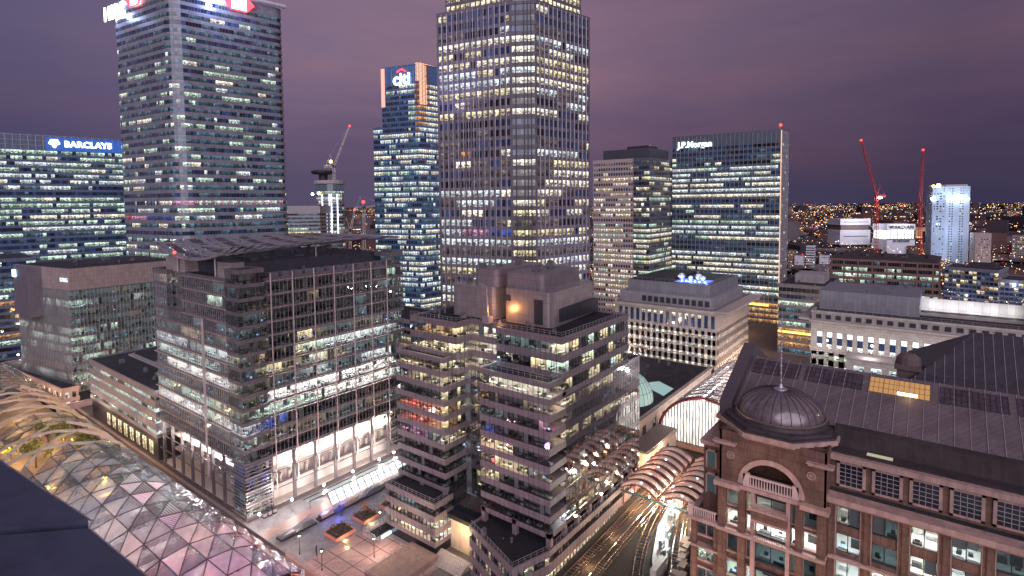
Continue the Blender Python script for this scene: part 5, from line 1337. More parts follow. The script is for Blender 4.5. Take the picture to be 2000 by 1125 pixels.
# ================================================================== Crossrail roof
cr_=thing('pavilion_roof',(50,120,0),'long arched lattice roof of silvery air cushions, pink-lit near end, open over a garden','roof')
CXX,RW,ZB0,ZR=47.5,19.5,2.0,19.5
def vault(u,t):   # u along y, t 0..1 around from x high (estate side) to x low
    # near end pulls back like a cut nose
    a=math.pi*(.06+.88*t); 
    return Vector((CXX+RW*math.cos(a),u-62*t**.8*max(0,1-(u-Y0)/95.),ZB0+ZR*math.sin(a)))
Y0,Y1=121.,352.; DU=6.0; NT=10
timber=wall('timber_grey',(.40,.31,.26),.6,.15,.5)
cush={}
def cushion(name,c,tr,em=None,es=0):
    mt=bpy.data.materials.new(name); mt.use_nodes=True; nt=mt.node_tree; nt.nodes.clear()
    o=nt.nodes.new('ShaderNodeOutputMaterial'); t=nt.nodes.new('ShaderNodeBsdfTranslucent'); t.inputs[0].default_value=(*c,1)
    d=nt.nodes.new('ShaderNodeBsdfDiffuse'); d.inputs[0].default_value=(*[x*.75 for x in c],1)
    gl_=nt.nodes.new('ShaderNodeBsdfGlossy'); gl_.inputs['Roughness'].default_value=.16; gl_.inputs[0].default_value=(.9,.9,1,1)
    tc=nt.nodes.new('ShaderNodeTexCoord'); n=nd(nt,'ShaderNodeTexNoise',i_Scale=.35,i_Detail=3.0); nt.links.new(tc.outputs['Object'],n.inputs['Vector'])
    bp=nd(nt,'ShaderNodeBump',i_Strength=.5,i_Distance=.6); nt.links.new(n.outputs['Fac'],bp.inputs['Height']); nt.links.new(bp.outputs[0],gl_.inputs['Normal'])
    m1=nt.nodes.new('ShaderNodeMixShader'); m1.inputs[0].default_value=tr; nt.links.new(d.outputs[0],m1.inputs[1]); nt.links.new(t.outputs[0],m1.inputs[2])
    fr=nt.nodes.new('ShaderNodeFresnel'); fr.inputs[0].default_value=1.5
    m2=nt.nodes.new('ShaderNodeMixShader'); nt.links.new(mth(nt,'ADD',fr.outputs[0],.10),m2.inputs[0]); nt.links.new(m1.outputs[0],m2.inputs[1]); nt.links.new(gl_.outputs[0],m2.inputs[2])
    tp=nt.nodes.new('ShaderNodeBsdfTransparent'); m3=nt.nodes.new('ShaderNodeMixShader')
    wv=nd(nt,'ShaderNodeTexNoise',i_Scale=.22,i_Detail=2.0); nt.links.new(tc.outputs['Object'],wv.inputs['Vector'])
    nt.links.new(mth(nt,'MULTIPLY',wv.outputs['Fac'],.75 if tr>.5 else .5),m3.inputs[0]); nt.links.new(m2.outputs[0],m3.inputs[1]); nt.links.new(tp.outputs[0],m3.inputs[2])
    nt.links.new(m3.outputs[0],o.inputs[0]); return mt
CU=[cushion('cushion_clear',(.42,.42,.48),.6),cushion('cushion_smoky',(.16,.155,.19),.55),cushion('cushion_white',(.72,.68,.70),.65),cushion('cushion_dotted',(.28,.26,.32),.4)]
LV=wall('vent_slat',(.55,.53,.56),.4,.1,.6,metal=.4)
panels=[];beams=MB();rods=MB()
def puff(mb,A,B,C,k,m=0,s=4):
    """inflated triangle cushion"""
    n=(B-A).cross(C-A).normalized()
    if n.z<0: n=-n
    g_={}
    for i in range(s+1):
        for j in range(s+1-i):
            a,b,c=i/s,j/s,1-(i+j)/s
            g_[i,j]=A*a+B*b+C*c+n*(k*27*a*b*c*1.0+ .0)
    for i in range(s):
        for j in range(s-i):
            mb.q([g_[i,j],g_[i+1,j],g_[i,j+1]],m)
            if i+j<s-1: mb.q([g_[i+1,j],g_[i+1,j+1],g_[i,j+1]],m)
ncol=int((Y1-Y0)/DU)
rc=random.Random(4)
def closed(j,t):
    y=Y0+j*DU
    if y<202: return True
    if y<213: return t>.0 and (t<.0)
    if y<268: return (226<y<240 and t<.62)
    if y<345: return y>286
    return True
for j in range(ncol):
    for i in range(NT):
        off=.5*(i%2)
        u0=Y0+(j+off)*DU; t0,t1=i/NT,(i+1)/NT
        if u0+DU>Y1: continue
        # diamond lattice rows: points on row i shifted by half
        a=vault(u0,t0); b=vault(u0+DU,t0); c=vault(u0+DU*(.5 if off==0 else -.5)+ (0 if off==0 else DU),t1)
        c=vault(u0+DU/2,t1); d=vault(u0-DU/2,t1)
        cl_=closed(j,t0)
        for e_ in (((a,c),(a,d)) if cl_ else (((a,c),) if (j-i//2)%2==0 else ())+(((a,d),) if (j+(i+1)//2)%2==0 else ())):
            if cl_: rods.bar(*e_,.16,0,4)
            else:
                # deep timber beam: a plank standing on edge
                p_,q_=e_; nn=Vector((p_.x-CXX,0,(p_.z-ZB0)*1.0)).normalized(); w2=(q_-p_).cross(nn).normalized()*.15; dd=nn*.85
                P8=[p_-w2,q_-w2,q_+w2,p_+w2]; T=[x+dd*.5 for x in P8]; Bt=[x-dd*.5 for x in P8]
                beams.q(T); beams.q(Bt[::-1]); 
                for x in range(4): y_=(x+1)%4; beams.q([Bt[x],Bt[y_],T[y_],T[x]])
        if cl_:
            rods.bar(a,b,.12,0,4)
            m_=rc.choice([0,0,1,2,0,1]); 
            if u0<150: m_=rc.choice([2,0,2,3])
            vent= (168<u0<176 and i in(3,4)) or (154<u0<160 and i in (4,5))
            panels.append(((a,b,c),m_,vent,(u0)))
            m_=rc.choice([0,0,1,2,0,1]); 
            if u0<150: m_=rc.choice([2,0,2,3])
            if j>0: panels.append(((a,c,d),m_,vent,(u0)))
panels.sort(key=lambda p:p[3]); rest=MB()
for n_,(tri,m_,vent,u0) in enumerate(panels):
    if vent:
        k=MB(); A,B,C=tri
        for s in range(1,9):
            f_=s/9; k.bar(A.lerp(C,f_),B.lerp(C,f_),.13,0,4)
        k.build('vent_louvre',LV,cr_); continue
    k=MB() if n_<100 else rest
    puff(k,*tri,.7,m_)
    if n_<100: k.build('roof_cushion',CU,cr_,smooth=True)
tag(rest.build('roof_cushion',CU,cr_,smooth=True),kind='stuff')
rods.build('cushion_frame',wall('frame_bronze',(.10,.075,.08),.4,.2,.5,metal=.4),cr_); beams.build('timber_beam',timber,cr_)
# rim of the near mouth and both edge gutters
k=MB()
for i in range(24): k.bar(vault(Y0,i/24),vault(Y0,(i+1)/24),.45,0,6)
k.bar(vault(Y0,0),vault(Y1,0),.35,0,6); k.bar(vault(Y0,1),vault(Y1,1),.35,0,6); k.build('edge_beam',wall('edge_dark',(.07,.06,.07),.4,.2,.5,metal=.3),cr_)
# deck below (garden level) and flanks
k=MB(); k.box((30,84,-3),(67,350,1.6)); k.build('deck',wall('deck',(.17,.125,.115),.6,.5,.25,brick=(3,3,1)),cr_)
k=MB()
for i in range(11): k.box((38,96+i*10,1.6),(58,99+i*10,4.2+i%3))
k.build('inner_kiosk',wall('kiosk',(.35,.28,.26),.5,.5,.5),cr_)
# lamps inside
for (x,y,z,p,c) in ((56,119,6,4200,(1,.30,.38)),(44,108,6,3800,(.65,.25,1)),(60,130,7,5200,(1,.45,.35)),(46,126,9,5200,(1,.62,.55)),(50,98,6,3000,(.9,.3,.8)),(36,90,6,4200,(.8,.3,.7)),(58,143,9,4200,(1,.8,.72)),(44,148,10,5200,(1,.92,.88)),(56,158,10,4200,(.95,.95,1)),(44,168,10,4200,(.9,.95,1)),(57,178,10,3200,(.9,.95,1)),(45,190,10,3200,(.85,.92,1)),(62,120,4,1500,(1,.1,.12))):
    lamp('roof_inner_lamp',(x,y,z),p*(.8 if y<140 else .5),c,1.2,parent=cr_)
for (x,y) in ((56,204),(44,212),(60,222),(48,232),(58,246),(42,254),(56,266),(48,284),(56,310)):
    lamp('garden_lamp',(x,y,7.5),4600,(1,.60,.18),.4,parent=cr_)
# garden trees
def tree(loc,hh,rad,seed,leafm,label,group=None,n=260,cat='tree',leaf=.5,sq=.8):
    r=random.Random(seed); t=thing('broadleaf_tree',loc,label,cat,group)
    tk=MB(); x,y,z=loc
    tk.bar((x,y,z),(x+r.uniform(-.2,.2),y,z+hh*.5),hh*.03,0,7,hh*.02)
    for i in range(6):
        a=r.random()*6.28; tk.bar((x,y,z+hh*(.3+.03*i)),(x+rad*.6*math.cos(a),y+rad*.6*math.sin(a),z+hh*(.62+.05*r.random())),hh*.014,0,5,hh*.006)
    tk.build('trunk',wall('bark',(.09,.06,.045),.9,.3,2),t)
    k=MB(); cl=[(r.gauss(0,rad*.42),r.gauss(0,rad*.42),hh*.68+r.gauss(0,hh*.13)) for _ in range(9)]
    for i in range(n):
        c=cl[i%9]; p=Vector((x+c[0]+r.gauss(0,rad*.22),y+c[1]+r.gauss(0,rad*.22),z+c[2]+r.gauss(0,hh*.09)*sq))
        a=Vector((r.gauss(0,1),r.gauss(0,1),r.gauss(0,1))).normalized(); b=a.orthogonal().normalized(); s=leaf*r.uniform(.6,1.3)
        k.q([p-a*s,p+b*s*.5,p+a*s,p-b*s*.5],r.choice((0,0,len(leafm)-1)))
    k.build('crown',leafm,t); return t
LF=[wall('leaf_green',(.10,.13,.03),.6,.4,1),wall('leaf_olive',(.16,.13,.03),.6,.4,1)]
gdesc=['beside the first open timber bay','under the second timber arch','at the garden middle near the estate side','by the dock side of the garden','behind the closed cushion strip','in the farthest open bay','where the lattice opens widest','close to the garden path','next to the last timber arch','deep in the lattice shade']
for i,(x,y) in enumerate(((58,203),(49,206),(60,213),(42,214),(53,220),(60,244),(48,247),(57,252),(44,260),(55,263))):
    tree((x,y,1.6),9+((i*37)%5),3.8,i,LF,'lamp-lit garden tree '+gdesc[i]+' of the arched roof','trees in the roofed garden',n=220,leaf=.7)
# ================================================================== PLAZA
def post_lamp():
    t=local('street_lamp','slim dark lamp post','street lamp','lamp posts on the plaza')
    k=MB(); k.bar((0,0,0),(0,0,4.8),.09,0,8,.06); k.bar((0,0,0),(0,0,.5),.16,0,8); k.build('post',DARKM,t)
    k=MB(); k.lathe((0,0),[(.55,5.35),(.5,5.5),(.1,5.6),(.001,5.6)],12); k.build('shade',DARKM,t)
    k=MB(); k.ball((0,0,5.12),.24,0,8,6); k.build('bulb',glow_m('bulb_plaza',(1,.88,.78),30),t)
    lamp('lamp_light',(0,0,5.0),1100,(1,.84,.74),.25,parent=t)
    return t
pl0=post_lamp(); pl0.location=(77.6,131.4,.1); pl0['label']='plaza lamp post nearest the pink end of the arched roof'
dup(pl0,(77.4,121.0,.1),0,'plaza lamp post by the quay railing, in front of the dark flag')
dup(pl0,(88.6,114.6,.1),0,'plaza lamp post standing alone on the pink paving near the stepped block')
dup(pl0,(97.6,123.2,.1),0,'plaza lamp post beside the sunken basin')
# bright bollard lights along the lobby
def flood():
    t=local('path_light','short bright path light','path light','path lights in front of the lobby')
    k=MB(); k.bar((0,0,0),(0,0,3.2),.10,0,8,.07); k.build('post',STEEL,t)
    k=MB(); k.ball((0,0,3.4),.34,0,8,6); k.build('globe',glow_m('bulb_flood',(1,.95,.88),45),t)
    lamp('path_light_lamp',(0,0,3.9),2600,(1,.90,.80),.3,parent=t); return t
f0=flood(); f0.location=(78.0,152.6,.1); f0['label']='path light at the near corner of the glass lobby block'
for i,(x,lab) in enumerate(((88,'path light second from the lobby corner'),(99,'path light outside the middle of the lobby'),(110,'path light by the lit stair of the lobby'),(121,'path light last but one before the stepped block'),(127.5,'path light farthest along the lobby path'))): dup(f0,(x,152.4,.1),0,lab)
f1=dup(f0,(72,395,9),0,'harsh star-bright lamp on the far end of the quay, left of the finned block')
# glass-roofed walkway
wk=thing('glass_walkway',(92,147,0),'long low glazed walkway roof with slanting white-lit panels beside the lobby path','walkway')
k=MB(); k.q([(90,149.4,3.4),(146,149.4,3.4),(146,146.2,4.0),(90,146.2,4.0)][::-1]); k.build('flat_roof',wall('green_glass_roof',(.34,.42,.41),.3,.1,.6,brick=(2.2,1.6,0)),wk)
k=MB(); k.q([(96,146.2,3.9),(146,146.2,3.9),(146,144.0,1.0),(96,144.0,1.0)][::-1]); k.build('slanting_glass',glow_m('walkway_white',(.92,.92,1),1.25),wk)
k=MB()
for i in range(20): x=96+i*2.62; k.bar((x,146.1,4.1),(x,143.8,1.0),.13,0,4)
k.bar((96,145.0,2.6),(146,145.0,2.6),.09,0,4); k.bar((90,146.2,4.1),(146,146.2,4.1),.12); k.bar((90,149.5,3.5),(146,149.5,3.5),.12)
k.build('glazing_bar',DARKM,wk)
k=MB(); 
for i in range(9): k.bar((92+i*6.5,149.2,0),(92+i*6.5,149.2,3.4),.1)
k.build('post',STEEL,wk)
lamp('walkway_lamp',(99,143.0,2.2),420,(.32,.30,1),.4,parent=wk); lamp('walkway_lamp',(92,141.5,2.0),420,(.35,.3,1),.4,parent=wk)
pb_=MB()
for i in range(5): pb_.q([(78.5+i*4.4,99.2,.104),(78.8+i*4.4,99.2,.104),(78.8+i*4.4,126.8,.104),(78.5+i*4.4,126.8,.104)])
for i in range(4): pb_.q([(76,103+i*6.5,.105),(97,103+i*6.5,.105),(97,103.25+i*6.5,.105),(76,103.25+i*6.5,.105)])
tag(pb_.build('paving_band',wall('paving_band_dark',(.09,.065,.07),.6,.2,.5)),kind='structure')
wv_=MB()
rw=random.Random(9)
for i in range(60):
    x=84+rw.random()*34; y=126.8+rw.random()*11; 
    wv_.q([(x,y,.085),(x+1.6,y+.25,.085),(x+1.5,y+.45,.085),(x-.1,y+.2,.085)])
tag(wv_.build('paving_inlay',wall('inlay_grey',(.20,.20,.22),.5,.2,.5)),kind='structure')
# low planters / vents
def vent_sculpture(loc,rz,label):
    t=thing('ventilation_fin',loc,label,'sculptural vent','angular steel vents on the plaza'); t.rotation_euler=(0,0,rz)
    ORG[t.name]=(0,0,0)
    k=MB(); k.box((-5.5,-1.3,0),(5.5,1.3,.5)); k.build('basin',DARKM,t)
    k=MB(); k.q([(-4.5,-.2,.7),(-1,.9,.9),(-.6,-.6,.8)]); k.q([(-1,.9,.9),(4.8,.3,2.9),(-.6,-.6,.8)]); k.q([(-.6,-.6,.8),(4.8,.3,2.9),(-1,.9,.9)][::-1]); k.q([(-4.5,-.2,.7),(-.6,-.6,.8),(-.6,-.6,.2),(-4.5,-.2,.5)]); k.build('blade',wall('blade_steel',(.42,.38,.45),.35,.1,.8,metal=.5),t); return t
vent_sculpture((83,141.5,.1),.0,'angular steel vent beside the near corner of the lobby block')
vent_sculpture((106.5,141.2,.1),.0,'angular steel vent farther along, beside the slanting glass walkway')
k=thing('raised_bench',(96,141.6,0),'long rounded timber bench bank below the slanting walkway glass','bench')
q_=MB(); q_.box((89.5,140.2,.1),(104,142.4,.6)); q_.build('base',DARKM,k); q_=MB(); 
for i in range(6): a0,a1=math.pi*i/6,math.pi*(i+1)/6; q_.q([(90.2,141.4+1.0*math.cos(a0),.6+.9*math.sin(a0)),(103.4,141.4+1.0*math.cos(a0),.6+.9*math.sin(a0)),(103.4,141.4+1.0*math.cos(a1),.6+.9*math.sin(a1)),(90.2,141.4+1.0*math.cos(a1),.6+.9*math.sin(a1))])
q_.build('timber_bank',wall('bench_timber',(.36,.24,.17),.6,.2,.8),k)
k=thing('raised_bench',(121,141.6,0),'short dark basin kerb at the far end of the walkway, near the stepped block','kerb'); q_=MB(); q_.box((112,140.4,.1),(126,142.4,.7)); q_.build('base',DARKM,k)
shr=[wall('shrub_dark',(.06,.05,.03),.8,.4,2),wall('shrub_brown',(.12,.08,.05),.8,.4,2)]
def planter(loc,sx,sy,label,seed):
    t=thing('planter',loc,label,'planter','square red-edged planters'); x,y,z=loc
    k=MB(); k.box((x-sx,y-sy,0.1),(x+sx,y-sy+.3,1.0)); k.box((x-sx,y+sy-.3,.1),(x+sx,y+sy,1.0)); k.box((x-sx,y-sy+.3,.1),(x-sx+.3,y+sy-.3,1.0)); k.box((x+sx-.3,y-sy+.3,.1),(x+sx,y+sy-.3,1.0)); k.build('kerb',wall('red_kerb',(.45,.17,.13),.5,.1,.8),t)
    k=MB(); k.box((x-sx+.3,y-sy+.3,.1),(x+sx-.3,y+sy-.3,.8)); k.build('soil',wall('soil',(.05,.035,.03),.9,.4,2),t)
    r=random.Random(seed); k=MB()
    for i in range(260):
        p=Vector((x+r.uniform(-sx,sx)*.85,y+r.uniform(-sy,sy)*.85,.8+r.random()**2*1.2)); a=Vector((r.gauss(0,1),r.gauss(0,1),r.gauss(0,1))).normalized(); b2=a.orthogonal(); s=.28; k.q([p-a*s,p+b2*s*.5,p+a*s,p-b2*s*.5],r.choice((0,1)))
    tag(k.build('foliage',shr,t),kind='stuff'); return t
planter((89.6,131.0,0),3.2,3.0,'red-edged planter nearest the quay, beside the wavy grey paving',1)
planter((99.0,131.6,0),3.0,2.8,'red-edged planter with a small lit tree in its middle',2)
planter((107.5,130.2,0),2.6,2.6,'red-edged planter tucked against the stepped mauve block',3)
lamp('planter_strip',(88.5,126.8,.5),130,(1,.85,.35),.3); lamp('planter_strip',(98,127.6,.5),150,(1,.85,.35),.3); lamp('planter_strip',(87,123.8,.5),150,(1,.85,.35),.3)
tree((99.2,131.8,.8),4.2,1.3,31,[wall('leaf_copper',(.30,.14,.08),.7,.3,2)],'small copper-leaved tree lit warm in the second planter',n=160,leaf=.3)
tree((95.2,138.0,.1),3.4,1.5,33,[wall('leaf_blue_lit',(.10,.12,.35),.6,.3,2)],'bushy little tree washed in blue light in the middle of the plaza',n=220,leaf=.34)  # blue lamp light is also put into the leaf colour
lamp('blue_uplight',(93.8,137.2,1.0),160,(.10,.16,1),.2); lamp('blue_uplight',(96.5,138.8,3.8),160,(.10,.16,1),.2)
# basin sunken by the stepped block
k=thing('sunken_basin',(96,123,0),'sunken railed stair basin at the foot of the stepped block','basin')
q_=MB(); q_.box((93,119.6,.1),(107,120,.9)); q_.box((93,124.6,.1),(107,125,.9)); q_.box((93,120,.1),(93.4,124.6,.9)); q_.build('kerb_wall',CONC,k)
q_=MB(); q_.box((93.4,120,.1),(107,124.6,.16)); q_.build('basin_floor',WS['near']['e'],k)
railing(k,[(107,125),(93,125),(93,119.8)],.9,1.0,1.2,STEEL)
q_=MB(); q_.box((95,119.3,.1),(99,119.6,.8)); q_.build('light_strip',glow_m('strip_cyan',(.6,.9,1),2.2),k)
# quay railing and dark flag
k=thing('quay_railing',(75.6,120,0),'white post railing along the dock edge below the plaza','railing')
railing(k,[(75.8,134.5),(75.8,98)],.1,1.2,1.0,wall('quay_rail',(.45,.38,.38),.5,.1,1))
q_=MB(); q_.box((75.2,98,-3.5),(75.7,134.5,.1)); 
for i in range(36): q_.box((75.0,98.2+i,-3.5),(75.22,98.55+i,-.2))
q_.build('timber_fender',wall('fender',(.30,.22,.20),.7,.2,.8),k)
k=thing('feather_flag',(79,125.5,0),'dark curved feather banner standing on the plaza near the quay','banner')
q_=MB(); q_.bar((79,125.5,.1),(79,125.5,3.8),.05); q_.build('pole',DARKM,k)
q_=MB()
for i in range(6):
    z0,z1=.9+i*.5,1.4+i*.5; w0,w1=.9*math.sin(.5+i*.42),.9*math.sin(.5+(i+1)*.42); q_.box((79.02,125.5,z0),(79.06,125.5+max(.1,w0),z1))
q_.build('cloth',DARKM,k)
for i,(x,y) in enumerate(((80.5,154.9),(82.0,154.9),(83.5,154.9))):
    k=thing('utility_box',(x,y,.1),('first','middle','last')[i]+' of three striped steel bins at the lobby corner','bin','striped bins at the lobby corner'); q_=MB(); q_.box((x,y,.1),(x+1.0,y+1.6,2.0)); q_.build('body',DARKM,k); q_=MB(); q_.box((x-.04,y-.04,.6),(x+1.04,y+1.64,1.5)); q_.build('band',STEEL,k)
# low terrace by the stepped block
k=thing('terrace_wall',(82,108,0),'low brown terrace with a railing ramp beside the stepped block','terrace'); q_=MB(); q_.box((82,100,.1),(97.6,110,1.6)); q_.build('terrace_slab',wall('terrace_brown',(.20,.13,.12),.7,.3,.6),k); railing(k,[(82,100),(82,110),(94,110)],1.6,1.1,1,STEEL)
lamp('terrace_light',(90,114,6.2),1600,(1,.72,.5),.3)
# people on the plaza are too blurred to read and are left out
# ================================================================== street between the retail podium and the finned block
rd=MB(); rd.box((77,296,-.02),(130,311,.05)); tag(rd.build('road',asph),kind='structure')
k=thing('footbridge',(80,300,0),'low pink-lit concrete footbridge deck crossing beside the retail block','bridge'); q_=MB(); q_.box((66,297,4.2),(120,300.5,5.2)); q_.box((66,297,5.2),(120,297.3,6.2)); q_.box((66,300.2,5.2),(120,300.5,6.2)); q_.build('deck',wall('deck_pink',(.42,.31,.30),.7,.15,.6),k)
for p in ((84,304,7),(100,304,7),(74,302,7),(70,250,7),(73,280,7),(71,232,6)): lamp('street_light',p,1300,(1,.72,.55),.4)
# ================================================================== foreground ledge of the viewpoint building
lf=thing('roof_ledge',(0,8,88),'smooth dark blue-black parapet coping at the very front, with one straight seam','roof ledge')
mt,nt_,b_=pri('ledge_metal')
b_.inputs['Base Color'].default_value=(.030,.032,.055,1); b_.inputs['Roughness'].default_value=.35; b_.inputs['Metallic'].default_value=.2
n_=nd(nt_,'ShaderNodeTexNoise',i_Scale=3.5,i_Detail=8.0,i_Roughness=.7); t_=nt_.nodes.new('ShaderNodeTexCoord'); nt_.links.new(t_.outputs['Object'],n_.inputs['Vector'])
nt_.links.new(mth(nt_,'MULTIPLY_ADD',n_.outputs['Fac'],.35,.2),b_.inputs['Roughness'])
nt_.links.new(ramp(nt_,n_.outputs['Fac'],[(.3,(.035,.038,.064,1)),(.7,(.070,.072,.115,1))]),b_.inputs['Base Color'])
k=MB(); k.prism([(1.2,8.12),(1.87,7.47),(1.62,10.0),(.9,20.3),(-3,22),(-3,8.6)],88.2,88.5); k.build('coping_panel',mt,lf)
k=MB(); k.prism([(-3,8.5),(-3,3.2),(1.72,3.2),(1.90,5.9),(1.82,7.36),(1.17,8.0)],88.16,88.47); k.build('coping_panel',mt,lf)
k=MB(); k.bar((1.9,3.2,88.44),(1.93,5.9,88.44),.012); k.bar((1.93,5.9,88.44),(1.85,7.4,88.44),.012); k.bar((1.90,7.47,88.48),(1.65,10,88.48),.012); k.bar((1.65,10,88.48),(.93,20.3,88.48),.014); k.build('drip_edge',STEEL,lf)
k=MB(); k.prism([(-3,3),(1.45,3),(1.5,7.4),(1.2,10),(.6,20),(-3,21)],84,88.16); k.build('wall_head',DARKM,lf)
# ================================================================== FAR BUILDINGS
# left gap: office slab and tower under construction with a crane
a=thing('office_building',(330,560,0),'pale flat-topped office slab just left of the tower under construction','office building')
tower(a,[(329,560),(352,534),(380,556),(356,584)],0,21,4.0,1.0,3.3,2.5,.2,Lights(201,.6,.3,'yyg','dde','t',.3,fixed={20:'e',19:'t',18:'t',17:'t',16:'t',15:.6}),[wall('pale_slab',(.40,.36,.36),.5,.1,.3),MULL],det=(0,3),mull=(.2,.1),top=7,roof=ROOF)
beacon_w=glow_m('flood_white',(.8,.95,1),22); yel=glow_m('lamp_yellow',(1,.85,.08),16)
q_=MB(); q_.ball((346,538,104),1.3,0,8,6); q_.build('flood_lamp',beacon_w,a); q_=MB(); q_.ball((351,534,105),1.4,0,8,6); q_.build('yellow_lamp',yel,a)
a=thing('unfinished_tower',(386,568,0),'round-fronted tower under construction with vertical white light strips and a ring-shaped top','tower')
def arcp(cx,cy,r,n=16): return [(cx+r*math.cos(2*math.pi*i/n),cy+r*math.sin(2*math.pi*i/n)) for i in range(n)]
T=arcp(392,573,16)
tower(a,T,0,30,3.9,.8,3.3,3.0,.3,Lights(203,.15,.45,'wg','de','tm',.5),[wall('bare_concrete',(.40,.34,.36),.8,.2,.4),MULL],det=range(7,15),mull=(.3,.15),top=.5,roof=CONC)
q_=MB(); q_.prism(arcp(392,573,18),117,121); q_.build('work_deck',MT['bare_concrete'],a)
q_=MB(); q_.prism(arcp(392,573,16.6),108,116); q_.build('lit_floor',lit('site_white',(.7,.8,1),1.2,False,.3),a)
q_=MB(); q_.lathe((386,577),[(11,128.5),(13.5,130.2),(13.5,132),(11,133)],24); q_.prism(arcp(386,577,5,10),121,129); q_.build('crown_ring',DARKM,a)
q_=MB()
for an in (3.55,4.05,4.18,4.6): q_.bar((392+16.7*math.cos(an),573+16.7*math.sin(an),55),(392+16.7*math.cos(an),573+16.7*math.sin(an),105),.5,0,5)
q_.build('light_strip',glow_m('strip_white_cold',(.75,.85,1),2.6),a)
def lattice(k,a,b,w,n,r=.12,taper=1):
    a=Vector(a);b=Vector(b);d=(b-a).normalized(); u=d.orthogonal().normalized(); v=d.cross(u)
    P=lambda t,i:a.lerp(b,t)+(u*(1 if i in(0,3) else -1)+v*(1 if i<2 else -1))*w*(1-(1-taper)*t)
    for i in range(4): k.bar(P(0,i),P(1,i),r,0,4)
    for j in range(n):
        for i in range(4): k.bar(P(j/n,i),P((j+1)/n,(i+1)%4),r*.7,0,3)
def crane(label,base,cab,tip,m,jibw=1.0,mastw=1.2,cj=None,rp=1.1,name='tower_crane',group=None):
    t=thing(name,base,label,'crane',group)
    k=MB(); lattice(k,base,cab,mastw,int((cab[2]-base[2])/4),.28); k.build('mast',m,t)
    k=MB(); lattice(k,cab,tip,jibw,int((Vector(tip)-Vector(cab)).length/4),.24,.6); k.build('jib',m,t)
    d=(Vector(cab)-Vector(tip)); d.z=0; d.normalize() if d.length>.01 else None
    bk_=Vector(cab)+d*9; k=MB(); lattice(k,cab,(bk_.x,bk_.y,cab[2]+1),1.0,3,.22); k.box((bk_.x-1.5,bk_.y-1.5,cab[2]-1.5),(bk_.x+1.5,bk_.y+1.5,cab[2]+1.8)); k.build('counter_jib',m,t)
    k=MB(); af=(cab[0]+d.x*4,cab[1]+d.y*4,cab[2]+14); k.bar(cab,af,.3); k.bar((bk_.x,bk_.y,cab[2]+1),af,.12); k.bar(af,tip,.10); k.build('stay',m,t)
    k=MB(); k.box((cab[0]-1.6,cab[1]-1.6,cab[2]-1),(cab[0]+1.6,cab[1]+1.6,cab[2]+2)); k.build('cab',DARKM,t)
    if rp: beacon(t,tip,rp,0)
    return t
cw=wall('crane_pale',(.52,.46,.42),.5,.1,.6); crd=wall('crane_red',(.42,.05,.05),.5,.15,.6)
t=crane('pale luffing crane with upright jib rising behind the tower under construction',(388.4,559.7,0),(391.3,563.3,137),(405,549.9,184.4),cw)
q_=MB(); q_.ball((389,566,143),1.6,0,8,6); q_.build('yellow_lamp',yel,t)
t=crane('pale crane with a big red light, nearest the slim blue tower',(404,526.4,0),(404,526.4,88),(428,520,93),cw,rp=0)
beacon(t,(404,526.4,95.5),1.7)
t=crane('short pale luffing crane with a small red tip light, left of a bigger red light',(366,504,0),(368,503.2,64),(372.7,500.7,87),cw,rp=1.1)
t=crane('leaning red luffing crane with a white-lit cab, left one of the two red cranes',(833.1,61.8,0),(836.2,63.4,97),(828.0,80.7,167.5),crd,1.3,1.5,rp=1.35)
q_=MB(); q_.ball((834,59.5,95),2.4,0,8,6,.5); q_.build('flood_lamp',glow_m('flood_warm',(1,1,.88),22),t)
t=crane('nearly upright red luffing crane close to the floodlit white tower',(867.7,16.8,0),(869.2,19.7,85.6),(875,18.5,154.5),crd,1.3,1.5,rp=1.35)
# floodlit white residential tower
wtr=wall('white_render',(.40,.46,.57),.6,.08,.3)
a=thing('residential_tower',(880,0,0),'floodlit white residential tower with scattered dark windows and a blazing blue-white strip near its top','tower')
WT=[(880,7.5),(879,-6),(893,-29.5),(915,-20),(902,14)]
WT=[(880,7.5),(902,14),(915,-20),(893,-29.5),(879,-6)][::-1]
def pWt(k,e,i):
    r=random.Random(k*91+i*7+e*3).random()
    if e in (0,1,2):      # long face: two columns of wide bays
        if i in (1,2,5,6): return 'y' if r<.12 else ('e' if r<.85 else 't')
        return '_'
    return '_' if r<.55 else ('e' if r<.93 else 'y')
tower(a,WT,0,34,3.15,.8,2.3,3.1,.2,pWt,[wtr,MULL],det=(0,1,2,3,4),mull=(1.5,.05),ind=True,top=.5,roof=ROOF,limit=100)
q_=MB(); q_.bar((877.6,-8,92.5),(889.8,-28.5,92.5),1.0,0,6); q_.build('light_strip',glow_m('strip_bluewhite',(.72,.9,1),16),a)
q_=MB(); q_.prism(inset(WT,2),107.6,110.5); q_.build('crown',lit('crown_cream',(1,.85,.65),2.2,False,.5),a)
q_=MB(); q_.ball((880.5,2,109.5),2.3,0,8,6); q_.ball((879.5,7,109),1.3,0,8,6); q_.build('yellow_lamp',yel,a)
q_=MB(); q_.ball((878,8,93),1.5,0,8,6); q_.build('flood_lamp',beacon_w,a)
for p in ((868,-2,100),(872,-24,100),(860,4,60),(866,-20,50),(862,-8,25)): lamp('facade_flood',p,5200,(.6,.78,1),2,parent=a)
a=thing('residential_tower',(848,-39,0),'pair-gabled tan tower block with lit square windows beside the floodlit white tower','tower')
tanm=wall('tan_brick',(.34,.26,.24),.8,.1,.3)
def pT(k,e,i):
    r=random.Random(k*17+i*5+e).random(); return 'y' if r<.25 else ('e' if r<.5 else '_')
tower(a,[(845,-34),(870,-30),(872,-45),(856,-49)][::-1],0,15,3.1,.9,2.2,3,.2,pT,[tanm,MULL],det=(0,1,2,3),mull=(1.6,.05),top=.4,roof=ROOF)
